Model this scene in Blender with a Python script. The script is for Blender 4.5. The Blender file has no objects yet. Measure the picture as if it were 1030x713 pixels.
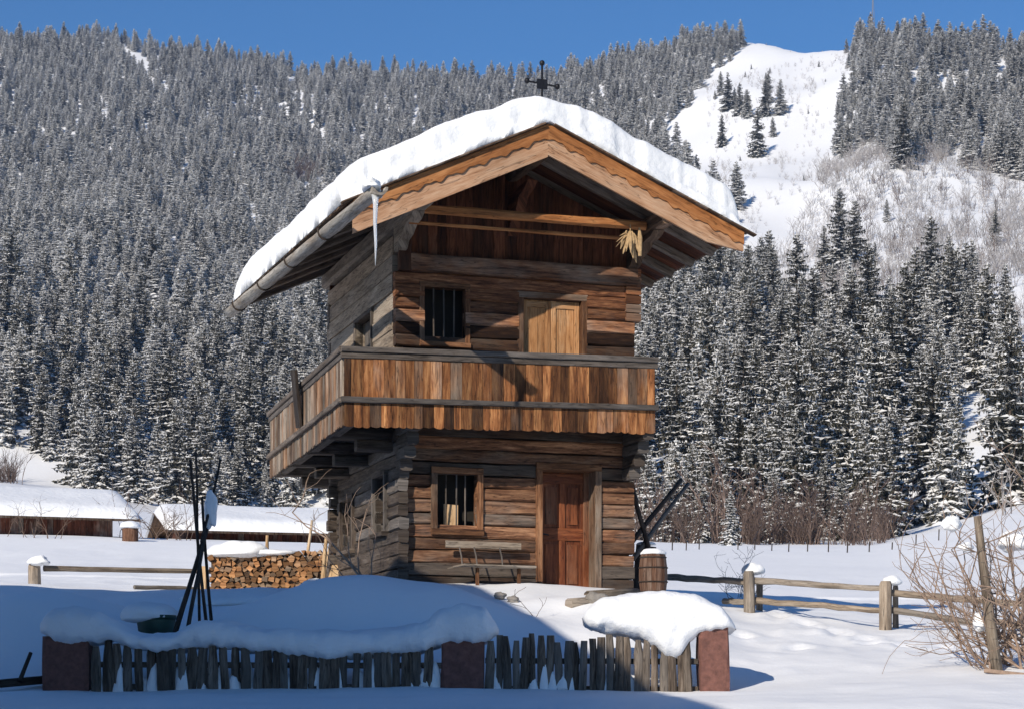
import bpy, math, random
import numpy as np
from mathutils import Vector, Matrix, noise
R = random.Random(7)
S = bpy.context.scene
COL = S.collection
F = 2003.0; HY = 700.0; CX = 515.0
def at(px, py, d):
    return Vector(((px-CX)/F*d, d, (HY-py)/F*d))
SUN = Vector((-.737, -1.291, .77)).normalized()      # towards the sun

# ------------------------------------------------------------------ materials
def newmat(name):
    m = bpy.data.materials.new(name); m.use_nodes = True
    nt = m.node_tree; b = nt.nodes['Principled BSDF']
    return m, nt, b
def N(nt, t, **kw):
    n = nt.nodes.new(t)
    for k, v in kw.items():
        if k in n.inputs: n.inputs[k].default_value = v
        else: setattr(n, k, v)
    return n
def ramp(nt, fac, stops):
    r = nt.nodes.new('ShaderNodeValToRGB'); e = r.color_ramp.elements
    while len(e) < len(stops): e.new(.5)
    for i, (p, c) in enumerate(stops):
        e[i].position = p; e[i].color = (*c, 1) if len(c) == 3 else c
    nt.links.new(fac, r.inputs[0]); return r.outputs[0]
def mathn(nt, op, a, b=None, clamp=False):
    n = nt.nodes.new('ShaderNodeMath'); n.operation = op; n.use_clamp = clamp
    for i, v in enumerate((a, b)):
        if v is None: continue
        if isinstance(v, (int, float)): n.inputs[i].default_value = v
        else: nt.links.new(v, n.inputs[i])
    return n.outputs[0]
def mixc(nt, fac, a, b, mode='MIX'):
    n = nt.nodes.new('ShaderNodeMix'); n.data_type = 'RGBA'; n.blend_type = mode
    for s, v in ((n.inputs[0], fac), (n.inputs[6], a), (n.inputs[7], b)):
        if isinstance(v, (int, float)): s.default_value = v
        elif isinstance(v, tuple): s.default_value = (*v, 1)
        else: nt.links.new(v, s)
    return n.outputs[2]

def wood(name, dark, mid, light, grey=(.17, .15, .13), greyamt=.3, var=.5, rough=.85, bump=.35):
    m, nt, b = newmat(name); L = nt.links.new
    uv = N(nt, 'ShaderNodeUVMap', uv_map='UVMap')
    at_ = N(nt, 'ShaderNodeAttribute', attribute_name='rnd')
    off = N(nt, 'ShaderNodeVectorMath', operation='SCALE'); off.inputs['Scale'].default_value = 57.
    L(at_.outputs['Vector'], off.inputs[0])
    add = N(nt, 'ShaderNodeVectorMath', operation='ADD'); L(uv.outputs[0], add.inputs[0]); L(off.outputs[0], add.inputs[1])
    def nz(sx, sy, detail, rough_=.6, dist=0.):
        mp = N(nt, 'ShaderNodeVectorMath', operation='MULTIPLY'); mp.inputs[1].default_value = (sx, sy, 1)
        L(add.outputs[0], mp.inputs[0])
        n = N(nt, 'ShaderNodeTexNoise', Scale=1., Detail=detail, Roughness=rough_, Distortion=dist)
        L(mp.outputs[0], n.inputs['Vector']); return n.outputs['Fac']
    broad = nz(1.1, 9., 4, .6, .4); fine = nz(3.5, 34., 5, .75); crk = nz(1.6, 17., 2, .5, .3); blot = nz(1.3, 2.2, 3)
    g = mathn(nt, 'ADD', mathn(nt, 'MULTIPLY', broad, .5), mathn(nt, 'MULTIPLY', fine, .5))
    ck = mathn(nt, 'MULTIPLY', mathn(nt, 'ABSOLUTE', mathn(nt, 'SUBTRACT', crk, .57)), 38., True)
    ck = mathn(nt, 'ADD', mathn(nt, 'MULTIPLY', ck, .6), .4, True)
    c = ramp(nt, g, [(.35, dark), (.49, mid), (.65, light)])
    sep = N(nt, 'ShaderNodeSeparateXYZ'); L(at_.outputs['Vector'], sep.inputs[0])
    gv = ramp(nt, g, [(.3, tuple(x*.32 for x in grey)), (.52, grey), (.72, tuple(min(1, x*1.7) for x in grey))])
    gm = mathn(nt, 'ADD', mathn(nt, 'MULTIPLY', blot, 1.7), mathn(nt, 'SUBTRACT', sep.outputs['X'], 1.85-greyamt*1.5))
    gm = mathn(nt, 'MULTIPLY', gm, 1.6, True)
    c = mixc(nt, gm, c, gv)
    br = mathn(nt, 'ADD', mathn(nt, 'MULTIPLY', sep.outputs['Y'], var*1.3), 1-var*.75)
    br2 = mathn(nt, 'ADD', mathn(nt, 'MULTIPLY', blot, .8), .55)
    cc = N(nt, 'ShaderNodeVectorMath', operation='SCALE'); L(c, cc.inputs[0]); L(mathn(nt, 'MULTIPLY', mathn(nt, 'MULTIPLY', br, br2), ck), cc.inputs['Scale'])
    L(cc.outputs[0], b.inputs['Base Color'])
    b.inputs['Roughness'].default_value = rough; b.inputs['Specular IOR Level'].default_value = .25
    bp = N(nt, 'ShaderNodeBump', Strength=bump, Distance=.02); L(g, bp.inputs['Height']); L(bp.outputs[0], b.inputs['Normal'])
    return m
def plain(name, col, rough=.7, metal=0., nscale=6., namt=.25, bump=.2):
    m, nt, b = newmat(name); L = nt.links.new
    tc = N(nt, 'ShaderNodeTexCoord'); n = N(nt, 'ShaderNodeTexNoise', Scale=nscale, Detail=6., Roughness=.65)
    L(tc.outputs['Object'], n.inputs['Vector'])
    c = ramp(nt, n.outputs['Fac'], [(.3, tuple(x*(1-namt) for x in col)), (.7, tuple(min(1, x*(1+namt)) for x in col))])
    L(c, b.inputs['Base Color']); b.inputs['Roughness'].default_value = rough; b.inputs['Metallic'].default_value = metal
    bp = N(nt, 'ShaderNodeBump', Strength=bump, Distance=.02); L(n.outputs['Fac'], bp.inputs['Height']); L(bp.outputs[0], b.inputs['Normal'])
    return m
def snowmat(name, scale=3., bump=.25, col=(.80, .82, .845)):
    m, nt, b = newmat(name); L = nt.links.new
    tc = N(nt, 'ShaderNodeTexCoord')
    n1 = N(nt, 'ShaderNodeTexNoise', Scale=scale, Detail=5., Roughness=.55)
    n2 = N(nt, 'ShaderNodeTexNoise', Scale=scale*14, Detail=3., Roughness=.6)
    for n in (n1, n2): L(tc.outputs['Object'], n.inputs['Vector'])
    h = mathn(nt, 'ADD', n1.outputs['Fac'], mathn(nt, 'MULTIPLY', n2.outputs['Fac'], .12))
    bp = N(nt, 'ShaderNodeBump', Strength=bump, Distance=.12); L(h, bp.inputs['Height']); L(bp.outputs[0], b.inputs['Normal'])
    c = ramp(nt, n1.outputs['Fac'], [(.3, tuple(x*.96 for x in col)), (.7, col)])
    L(c, b.inputs['Base Color']); b.inputs['Roughness'].default_value = .6
    b.inputs['Specular IOR Level'].default_value = .3
    return m
M = {}
M['log'] = wood('facade_log_wood', (.020, .008, .005), (.155, .060, .027), (.40, .19, .088), (.18, .135, .105), .26, 1.15, .85, .6)
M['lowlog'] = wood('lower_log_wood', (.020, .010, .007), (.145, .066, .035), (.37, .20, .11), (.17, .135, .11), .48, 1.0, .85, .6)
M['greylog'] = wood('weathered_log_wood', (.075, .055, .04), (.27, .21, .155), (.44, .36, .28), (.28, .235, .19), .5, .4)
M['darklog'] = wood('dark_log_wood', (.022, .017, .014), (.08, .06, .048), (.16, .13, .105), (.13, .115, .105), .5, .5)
M['gable'] = wood('gable_board_wood', (.022, .008, .005), (.10, .033, .015), (.2, .075, .036), (.1, .07, .05), .1, .6)
M['verge'] = wood('pale_larch_board', (.24, .11, .05), (.43, .245, .14), (.55, .37, .245), (.4, .31, .24), .3, .2, .7, .15)
M['trim'] = wood('orange_larch_trim', (.16, .055, .014), (.33, .13, .042), (.47, .22, .085), (.4, .25, .14), .1, .2, .75, .2)
M['balcony'] = wood('balcony_board_wood', (.028, .010, .005), (.21, .080, .028), (.46, .225, .09), (.19, .145, .11), .25, 1.1, .85, .5)
M['balconygrey'] = wood('greyed_balcony_wood', (.04, .02, .012), (.20, .105, .055), (.40, .25, .15), (.26, .21, .165), .6, .9, .85, .5)
M['rail'] = wood('grey_rail_wood', (.028, .022, .018), (.11, .088, .072), (.21, .175, .15), (.125, .11, .1), .6, .4)
M['rail2'] = wood('weathered_rafter_wood', (.05, .037, .028), (.19, .145, .11), (.33, .27, .22), (.2, .17, .145), .4, .4)
M['roofwood'] = wood('eave_wood', (.03, .018, .012), (.13, .08, .05), (.25, .17, .115), (.18, .15, .125), .35, .5)
M['door'] = wood('red_brown_door_wood', (.07, .015, .005), (.155, .046, .017), (.27, .092, .036), (.16, .09, .055), .18, .3, .6, .2)
M['shutter'] = wood('shutter_wood', (.24, .1, .035), (.43, .21, .085), (.56, .32, .16), (.4, .28, .17), .15, .25, .75)
M['frame'] = wood('frame_wood', (.035, .014, .007), (.16, .072, .034), (.32, .17, .09), (.22, .17, .13), .3, .5)
M['gutter'] = wood('gutter_log_wood', (.06, .045, .033), (.25, .19, .14), (.46, .39, .32), (.3, .28, .25), .5, .3)
M['pole'] = wood('dark_pole_wood', (.012, .009, .008), (.045, .033, .027), (.1, .08, .065), (.06, .055, .05), .3, .5)
M['picket'] = wood('grey_picket_wood', (.018, .013, .010), (.10, .076, .058), (.25, .205, .165), (.13, .112, .096), .5, .6)
M['postwood'] = wood('fence_post_wood', (.08, .062, .046), (.24, .19, .145), (.4, .335, .265), (.25, .22, .19), .4, .4)
M['planks'] = wood('pale_plank_wood', (.25, .15, .07), (.5, .33, .18), (.65, .48, .3), (.4, .33, .25), .2, .3)
M['barn'] = wood('barn_red_wood', (.04, .015, .010), (.125, .042, .026), (.22, .095, .065), (.25, .22, .2), .25, .6)
M['barrel'] = wood('barrel_wood', (.035, .016, .009), (.12, .058, .034), (.21, .12, .08), (.2, .15, .12), .3, .4)
M['split'] = wood('split_firewood', (.10, .042, .018), (.27, .13, .055), (.44, .25, .12), (.24, .18, .13), .3, 1.0)
M['bark'] = plain('tree_bark', (.075, .055, .042), .95, 0, 4)
M['pillar'] = plain('reddish_pillar_stone', (.15, .066, .052), .9, 0, 13, .35, .8)
M['iron'] = plain('black_iron', (.02, .02, .024), .5, .6, 20, .3)
M['darkin'] = plain('dark_interior', (.02, .016, .012), .95)  # near black; on the added backing sheets it stands in for room shade
M['twig'] = plain('tan_twig', (.26, .185, .14), .9, 0, 12, .35)
M['darktwig'] = plain('brown_twig', (.13, .085, .062), .9, 0, 12, .35)
M['stone'] = plain('grey_stone', (.22, .2, .18), .9, 0, 6, .4, .6)
M['corn'] = plain('dry_corn_husk', (.40, .27, .14), .85, 0, 14, .35)
M['green'] = plain('dark_green_paint', (.012, .045, .03), .55, 0, 6, .4)
M['plaster'] = plain('white_plaster', (.72, .69, .63), .9, 0, 3, .1)
M['snow'] = snowmat('settled_snow', 3.6, .4)
M['groundsnow'] = snowmat('ground_snow', 1.1, .3, (.85, .865, .885))
m, nt, b = newmat('icicle_ice'); b.inputs['Base Color'].default_value = (.9, .94, .98, 1); b.inputs['Roughness'].default_value = .08
b.inputs['Transmission Weight'].default_value = .55; b.inputs['IOR'].default_value = 1.31; M['ice'] = m
m, nt, b = newmat('window_glass_pane'); b.inputs['Base Color'].default_value = (.02, .025, .03, 1); b.inputs['Roughness'].default_value = .08; M['glass'] = m
# foliage
def treemat(name, stops, sc=1.5):
    m, nt, b = newmat(name); L = nt.links.new
    tc = N(nt, 'ShaderNodeTexCoord'); oi = N(nt, 'ShaderNodeObjectInfo')
    n = N(nt, 'ShaderNodeTexNoise', Scale=sc, Detail=4., Roughness=.7); L(tc.outputs['Object'], n.inputs['Vector'])
    c = ramp(nt, n.outputs['Fac'], stops)
    v = mathn(nt, 'ADD', mathn(nt, 'MULTIPLY', oi.outputs['Random'], .6), .7)
    cc = N(nt, 'ShaderNodeVectorMath', operation='SCALE'); L(c, cc.inputs[0]); L(v, cc.inputs['Scale'])
    L(cc.outputs[0], b.inputs['Base Color']); b.inputs['Roughness'].default_value = .8; b.inputs['Specular IOR Level'].default_value = .2
    return m
M['needle'] = treemat('spruce_needles', [(.3, (.028, .030, .022)), (.55, (.068, .063, .046)), (.75, (.13, .115, .088))])
M['frostneedle'] = treemat('snow_dusted_needles', [(.28, (.27, .262, .25)), (.5, (.58, .57, .555)), (.7, (.80, .795, .79))])
M['treesnow'] = snowmat('snow_on_branches', 2., .1, (.88, .885, .89))
M['frost'] = treemat('bare_frosted_twigs', [(.3, (.16, .145, .14)), (.55, (.36, .34, .335)), (.75, (.6, .59, .59))])

# ------------------------------------------------------------------ mesh builder
class MB:
    def __init__(s): s.v = []; s.f = []; s.uv = []; s.rn = []; s.mi = []; s.cm = 0; s.sm = []; s.smooth = False
    def rnd(s): return (R.random(), R.random(), R.random())
    def face(s, idx, uvs, rn):
        s.f.append(idx); s.uv.extend(uvs); s.rn.append(rn); s.mi.append(s.cm); s.sm.append(s.smooth)
    def loft(s, rings, closed=True, caps=True, rn=None, lens=None, per=None):
        """rings: list of lists of points (same count); grain runs from ring to ring"""
        rn = rn or s.rnd(); base = len(s.v); n = len(rings[0])
        for r in rings: s.v.extend(tuple(p) for p in r)
        if lens is None:
            lens = [0.]
            for a, b_ in zip(rings, rings[1:]): lens.append(lens[-1]+(Vector(b_[0])-Vector(a[0])).length)
        if per is None:
            per = [0.]
            r0 = max(rings, key=lambda r: (Vector(r[0])-Vector(r[n//2])).length)
            for i in range(n): per.append(per[-1]+(Vector(r0[i])-Vector(r0[(i+1) % n])).length)
        for j in range(len(rings)-1):
            for i in range(n if closed else n-1):
                i2 = (i+1) % n; a = base+j*n
                s.face((a+i, a+i2, a+n+i2, a+n+i), [(lens[j], per[i]), (lens[j], per[i+1]), (lens[j+1], per[i+1]), (lens[j+1], per[i])], rn)
        if caps and closed:
            for j, flip in ((0, True), (len(rings)-1, False)):
                ids = [base+j*n+i for i in range(n)]
                if flip: ids = ids[::-1]
                c = sum((Vector(p) for p in rings[j]), Vector())/n
                q = [((Vector(s.v[k])-c).x*.3+(Vector(s.v[k])-c).y*.3, (Vector(s.v[k])-c).z) for k in ids]
                sm = s.smooth; s.smooth = False; s.face(tuple(ids), q, rn); s.smooth = sm
    def beam(s, p0, p1, w, h, ch=.015, up=(0, 0, 1), segs=1, jit=0., rn=None, taper=1.):
        """w is across (perp to up), h is along up"""
        p0 = Vector(p0); p1 = Vector(p1); d = (p1-p0).normalized(); up = Vector(up)
        sd = d.cross(up)
        if sd.length < 1e-4: sd = d.cross(Vector((0, 1, 0)))
        sd.normalize(); u = sd.cross(d)
        a, b_, c = w/2, h/2, min(ch, w*.45, h*.45)
        sec = [(-a+c, -b_), (a-c, -b_), (a, -b_+c), (a, b_-c), (a-c, b_), (-a+c, b_), (-a, b_-c), (-a, -b_+c)]
        rings = []; sx = R.random()*99
        for j in range(segs+1):
            t = j/segs; o = p0.lerp(p1, t); k = 1+(taper-1)*t
            rg = []
            for i, (x, y) in enumerate(sec):
                jx = jy = 0
                if jit:
                    q = Vector((sx+t*(p1-p0).length*1.5, i*.9, sx)); jx = noise.noise(q)*jit; jy = noise.noise(q+Vector((7, 3, 9)))*jit
                rg.append(o+sd*(x*k+jx)+u*(y*k+jy))
            rings.append(rg)
        s.loft(rings, rn=rn)
    def tube(s, pts, rad, n=7, rn=None, jit=0., caps=True):
        pts = [Vector(p) for p in pts]
        if isinstance(rad, (int, float)): rad = [rad]*len(pts)
        rings = []; prev = None
        for j, p in enumerate(pts):
            d = (pts[min(j+1, len(pts)-1)]-pts[max(j-1, 0)]).normalized()
            a = d.cross(Vector((0, 0, 1))) if abs(d.z) < .95 else d.cross(Vector((0, 1, 0)))
            if prev is not None:
                a2 = prev-d*prev.dot(d)
                if a2.length > 1e-4: a = a2
            a.normalize(); prev = a; b_ = d.cross(a)
            rg = []
            for i in range(n):
                th = 2*math.pi*i/n; r = rad[j]*(1+jit*noise.noise(Vector((p.x*3+i*1.7, p.y*3, p.z*3+i))))
                rg.append(p+a*math.cos(th)*r+b_*math.sin(th)*r)
            rings.append(rg)
        s.loft(rings, rn=rn, caps=caps)
    def prism(s, poly, ex, rn=None, uvdir=None):
        """poly: list of 3D points (planar), ex: extrusion vector; grain along uvdir"""
        rn = rn or s.rnd(); ex = Vector(ex); poly = [Vector(p) for p in poly]; n = len(poly); base = len(s.v)
        g = Vector(uvdir).normalized() if uvdir else (poly[1]-poly[0]).normalized()
        cr = ex.normalized().cross(g)
        def q(p): return (p.dot(g), p.dot(cr)+p.dot(ex.normalized()))
        s.v.extend(tuple(p) for p in poly); s.v.extend(tuple(p+ex) for p in poly)
        s.face(tuple(range(base+n-1, base-1, -1)), [q(p) for p in poly[::-1]], rn)
        s.face(tuple(range(base+n, base+2*n)), [q(p+ex) for p in poly], rn)
        for i in range(n):
            k = (i+1) % n
            s.face((base+i, base+k, base+n+k, base+n+i), [q(poly[i]), q(poly[k]), q(poly[k]+ex), q(poly[i]+ex)], rn)
    def quad(s, a, b_, c, d=None, rn=(0, 0, 0)):
        base = len(s.v); P = [a, b_, c]+([d] if d is not None else [])
        s.v.extend(tuple(p) for p in P); s.face(tuple(range(base, base+len(P))), [(0, 0)]*len(P), rn)
    def build(s, name, mat, parent=None, fixn=False):
        me = bpy.data.meshes.new(name); me.from_pydata(s.v, [], s.f)
        uvl = me.uv_layers.new(name='UVMap'); uvl.data.foreach_set('uv', np.array(s.uv, dtype=np.float32).ravel())
        at_ = me.attributes.new('rnd', 'FLOAT_VECTOR', 'FACE'); at_.data.foreach_set('vector', np.array(s.rn, dtype=np.float32).ravel())
        for m_ in (mat if isinstance(mat, (list, tuple)) else [mat]): me.materials.append(m_)
        me.polygons.foreach_set('material_index', np.array(s.mi, dtype=np.int32))
        me.polygons.foreach_set('use_smooth', np.array(s.sm, dtype=bool))
        me.update()
        if fixn:
            import bmesh
            bm = bmesh.new(); bm.from_mesh(me); bmesh.ops.recalc_face_normals(bm, faces=bm.faces[:]); bm.to_mesh(me); bm.free()
        o = bpy.data.objects.new(name, me); COL.objects.link(o)
        if parent: o.parent = parent
        return o
def tag(o, label=None, cat=None, group=None, kind=None):
    if label: o['label'] = label
    if cat: o['category'] = cat
    if group: o['group'] = group
    if kind: o['kind'] = kind
    return o
def empty(name, loc=(0, 0, 0), rz=0., label=None, cat=None, group=None):
    o = bpy.data.objects.new(name, None); o.empty_display_size = .3; COL.objects.link(o); o.location = loc; o.rotation_euler.z = rz
    return tag(o, label, cat, group)
def fbm(x, y, z=0., o=3):
    return sum(noise.noise(Vector((x*2**i, y*2**i, z+i*5)))*.5**i for i in range(o))

# ------------------------------------------------------------------ terrain
PXC = np.array([-900, -200, 0, 150, 300, 450, 560, 650, 740, 890, 1030, 1300, 1900], float)
KC = (PXC-CX)/F
rows = [  # depth: image heights of the ground at the columns above
 (21.0, [716, 716, 714, 714, 714, 714, 714, 713, 712, 708, 704, 704, 704]),
 (23.3, [702, 702, 700, 699, 699, 699, 699, 700, 699, 692, 686, 686, 686]),
 (24.9, [696, 696, 691, 691, 691, 692, 693, 694, 692, 681, 673, 673, 673]),
 (25.6, [680, 680, 672, 670, 668, 668, 672, 675, 685, 676, 667, 665, 665]),
 (27.0, [650, 648, 636, 634, 632, 632, 640, 640, 671, 665, 660, 655, 655]),
 (29.0, [622, 616, 606, 608, 606, 602, 612, 612, 656, 653, 650, 645, 645]),
 (31.0, [602, 598, 588, 594, 591, 587, 587, 593, 641, 643, 640, 635, 635]),
 (34.0, [598, 594, 587, 595, 592, 588, 590, 597, 617, 627, 625, 625, 625]),
 (38.0, [594, 590, 588, 594, 600, 594, 592, 602, 609, 616, 614, 615, 615]),
 (45.0, [582, 580, 580, 582, 587, 586, 586, 595, 601, 606, 601, 595, 595]),
 (55.0, [566, 564, 564, 567, 571, 574, 575, 580, 584, 588, 582, 570, 570]),
 (66.0, [545, 542, 541, 547, 552, 560, 562, 566, 569, 571, 560, 545, 545]),
 (90.0, [530, 528, 530, 540, 546, 546, 549, 553, 556, 556, 534, 520, 520]),
 (120., [514, 512, 512, 530, 536, 536, 540, 548, 550, 549, 515, 505, 505]),
 (165., [498, 498, 498, 520, 526, 528, 531, 545, 546, 543, 512, 495, 495]),
 (200., [492, 492, 492, 517, 521, 522, 525, 538, 540, 534, 500, 480, 480])]
TD = [3., 8., 14., 18.]+[r[0] for r in rows]
TZ = [[-1.6]*13, [-1.22]*13, [-.75]*13, [-.4]*13]+[[(HY-y)/F*d for y in ys] for d, ys in rows]
TD = np.array(TD); TZ = np.array(TZ)
# the ridge of the mountain: columns, image height of the ground there, distance
RPX = np.array([-900, -300, 0, 100, 200, 280, 400, 520, 600, 650, 700, 745, 800, 848, 860, 940, 1030, 1300, 1900], float)
RY = np.array([50, 34, 32, 34, 44, 57, 70, 76, 60, 43, 29, 20, 44, 43, 26, 32, 50, 50, 70], float)
RD = np.array([1500, 1500, 1480, 1470, 1450, 1430, 1400, 1350, 1300, 1250, 1200, 1150, 1080, 1040, 1000, 980, 960, 950, 1000], float)
KR = (RPX-CX)/F
dl = np.concatenate([np.linspace(3, 12, 18, endpoint=False), np.arange(12, 46, .16), np.geomspace(46, 200, 90, endpoint=False),
                     np.geomspace(200, 1560, 150), np.geomspace(1620, 2600, 8)])
kl = np.concatenate([np.linspace(-1.1, -.33, 28, endpoint=False), np.arange(-.33, .33, .0028), np.linspace(.3305, 1.1, 28)])
Z = np.zeros((len(dl), len(kl)))
zc = np.array([np.interp(kl, KC, r) for r in TZ])
near = dl <= 200
for j in range(len(kl)):
    Z[near, j] = np.interp(dl[near], TD, zc[:, j])
    y0 = HY-zc[-1, j]/200*F; yr = np.interp(kl[j], KR, RY); dr = np.interp(kl[j], KR, RD)
    d0 = float(np.interp(kl[j]*F+CX, [300, 640], [340., 200.])); y1 = y0-4*(d0-200)/140
    dd_ = dl[~near]; y0 = np.where(dd_ < d0, y0+(y1-y0)*(dd_-200)/max(1, d0-200), y1)
    t = np.clip((dd_-d0)/(dr-d0), 0, 9); g = np.where(t < 1, np.clip(t, 0, 1)**.56, 1.)
    y = y0+(yr-y0)*g
    z = (HY-y)/F*dl[~near]
    zr = (HY-yr)/F*dr
    Z[~near, j] = np.where(t <= 1, z, zr-(dl[~near]-dr)*.5)
def blur(Z, n, ax):
    for _ in range(n):
        P = np.pad(Z, [(1, 1) if a == ax else (0, 0) for a in (0, 1)], mode='edge')
        Z = (P[:-2]+2*P[1:-1]+P[2:])/4 if ax == 0 else (P[:, :-2]+2*P[:, 1:-1]+P[:, 2:])/4
    return Z
Z = blur(blur(Z, 5, 0), 30, 1)
# undulations
for i, d in enumerate(dl):
    for j, k in enumerate(kl):
        x = k*d
        if d < 60:
            a = .06*noise.noise(Vector((x*.55, d*.55, 1)))+.022*noise.noise(Vector((x*1.9, d*1.6, 4)))
            if k > .1 and 26 < d < 46:      # trodden snow in the yard
                q = noise.noise(Vector((x*2.6, d*1.6, 9))); a += .05*max(0, q-.12)-.035*max(0, -q-.25)
            Z[i, j] += a*min(1, d/20)
        elif d < 200: Z[i, j] += .25*noise.noise(Vector((x*.06, d*.05, 2)))+.06*noise.noise(Vector((x*.3, d*.2, 2)))
        else:
            w = min(1, (d-200)/250)
            Z[i, j] += w*(.55*noise.noise(Vector((x*.13, d*.07, 8)))+9*noise.noise(Vector((x*.011, d*.007, 3)))+4*noise.noise(Vector((x*.03, d*.02, 6))))
for (px_, d_, rx_, ry_, am) in ((395, 27.5, 1.75, 1.0, .50), (300, 27.9, 1.2, .9, .16), (35, 27.4, 1.3, 1.1, .42), (215, 27.0, .7, .6, .12), (110, 26.6, .6, .5, .16), (600, 29.3, .9, .6, .10)):
    x_ = (px_-CX)/F*d_; GX = dl[:, None]*kl[None, :]
    q_ = np.sqrt(((GX-x_)/rx_)**2+((dl[:, None]-d_)/ry_)**2)
    Z += am*np.where(q_ < 1.5, np.cos(np.clip(q_/1.5, 0, 1)**1.3*math.pi)*.5+.5, 0)
rf = random.Random(3)
for i in range(26):           # old footprints and lumps in the yard
    if i < 15: x_, d_ = 4.2+.30*i*.55+.18*(i % 2)+rf.uniform(-.06, .06), 34.5-.52*i+rf.uniform(-.1, .1)
    else: x_, d_ = rf.uniform(2.6, 5.), rf.uniform(28, 36)
    GX = dl[:, None]*kl[None, :]; r2 = ((GX-x_)/.17)**2+((dl[:, None]-d_)/.24)**2
    Z -= rf.uniform(.04, .09)*np.exp(-r2)*(1 if i < 19 else -.8); Z += .025*np.exp(-(np.sqrt(r2)-1.7)**2*3)
def H(x, y):
    k = x/y
    fi = np.interp(y, dl, np.arange(len(dl))); fj = np.interp(k, kl, np.arange(len(kl)))
    i = min(int(fi), len(dl)-2); j = min(int(fj), len(kl)-2); a = fi-i; c = fj-j
    return float(Z[i, j]*(1-a)*(1-c)+Z[i+1, j]*a*(1-c)+Z[i, j+1]*(1-a)*c+Z[i+1, j+1]*a*c)
XX = dl[:, None]*kl[None, :]; YY = np.repeat(dl[:, None], len(kl), 1)
V = np.stack([XX, YY, Z], -1).reshape(-1, 3)
nk = len(kl); ii, jj = np.meshgrid(np.arange(len(dl)-1), np.arange(nk-1), indexing='ij'); q = (ii*nk+jj).ravel()
FC = np.stack([q, q+1, q+nk+1, q+nk], 1)
me = bpy.data.meshes.new('snowy_ground'); me.from_pydata(V.tolist(), [], FC.tolist()); me.materials.append(M['groundsnow'])
me.polygons.foreach_set('use_smooth', np.ones(len(FC), bool)); me.update()
g = bpy.data.objects.new('snowy_ground', me); COL.objects.link(g); tag(g, 'snow covered meadow rising to the mountain', None, None, 'structure')
def gp(px, d, dz=0.):
    x = (px-CX)/F*d; return Vector((x, d, H(x, d)+dz))

# ------------------------------------------------------------------ the granary
HX, HYY, HZ = -1.81, 31.0, 1.7
ANG = math.radians(18.)
house = empty('granary', (HX, HYY, HZ), ANG, 'two storey weathered log granary with wrapping balcony, standing alone in the snow', 'granary')
def P(u, v, z): return Vector((u, v, z-HZ))
W_ = 3.98; LL = 4.3; LU = 4.7
def logs(name, mat, z0, z1, n, axis, fixed, a0, a1, openings, thick=.16, parent=house, ext=(0, 0), stag=0., jit=.02, gap=.006, ext_var=.04, ch=.022):
    """a wall of hewn logs; axis 'u' or 'v'; openings: (lo, hi, zlo, zhi)"""
    mb = MB(); h = (z1-z0)/n
    for i in range(n):
        zc_ = z0+h*(i+.5)+stag; iv = [(a0-ext[0]-R.uniform(0, ext_var), a1+ext[1]+R.uniform(0, ext_var))]
        for lo, hi, zl, zh in openings:
            if zl < zc_ < zh:
                nv = []
                for p, q in iv:
                    if p < lo: nv.append((p, min(q, lo)))
                    if q > hi: nv.append((max(p, hi), q))
                iv = nv
        hh = h*R.uniform(.9, 1.06) if jit else h; off = R.uniform(-.012, .012); rn = mb.rnd()
        for p, q in iv:
            if q-p < .03: continue
            A, B = (P(p, fixed+off, zc_), P(q, fixed+off, zc_)) if axis == 'u' else (P(fixed+off, p, zc_), P(fixed+off, q, zc_))
            mb.beam(A, B, thick, hh-gap, ch, segs=max(1, int((q-p)/.22)), jit=jit, rn=rn)
    return mb.build(name, mat, parent)
# openings
LWIN = (.676, 1.326, 2.63, 3.50); LDOOR = (2.32, 3.42, 1.2, 3.72)
UWIN = (.464, 1.13, 5.55, 6.40); UDOOR = (2.02, 3.163, 4.3, 6.43)
SW1 = (.66, 1.36, 2.62, 3.52); SW2 = (2.86, 3.7, 2.5, 3.36); SW3 = (1.5, 2.6, 5.35, 6.25)
T = .16
logs('log_wall', M['lowlog'], 1.5, 4.28, 14, 'u', .1, .0, W_, [LWIN, LDOOR], T, ext=(-.1, .0))
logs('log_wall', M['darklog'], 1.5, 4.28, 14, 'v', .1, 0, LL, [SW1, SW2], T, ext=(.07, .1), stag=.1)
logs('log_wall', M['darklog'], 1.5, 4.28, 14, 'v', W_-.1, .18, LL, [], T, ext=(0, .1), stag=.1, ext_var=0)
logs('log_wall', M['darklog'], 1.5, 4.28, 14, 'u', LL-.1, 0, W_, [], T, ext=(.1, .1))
logs('log_wall', M['log'], 4.28, 6.62, 12, 'u', .07, .0, W_, [UWIN, UDOOR], T, ext=(.0, .0), jit=.018, ext_var=.01)
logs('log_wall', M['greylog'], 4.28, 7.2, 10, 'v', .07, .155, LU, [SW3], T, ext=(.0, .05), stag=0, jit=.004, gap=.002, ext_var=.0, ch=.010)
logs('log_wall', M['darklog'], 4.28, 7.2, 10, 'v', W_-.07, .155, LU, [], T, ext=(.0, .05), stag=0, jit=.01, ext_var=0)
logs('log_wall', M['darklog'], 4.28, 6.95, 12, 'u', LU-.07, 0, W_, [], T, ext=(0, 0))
mb = MB()   # heavy beam at the foot of the gable
mb.beam(P(.1, .02, 6.76), P(W_+.03, .02, 6.76), .24, .27, .02, segs=14, jit=.02, rn=(.9, .6, .3)); mb.build('gable_beam', M['log'], house)
mb = MB()
for i in range(6): mb.beam(P(W_-.02, -.035, 6.9-.145*i-.06), P(W_-.02, .2, 6.9-.145*i-.06), .26, .13, .012, jit=.004)
mb.build('corner_log_ends', M['log'], house)
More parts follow.
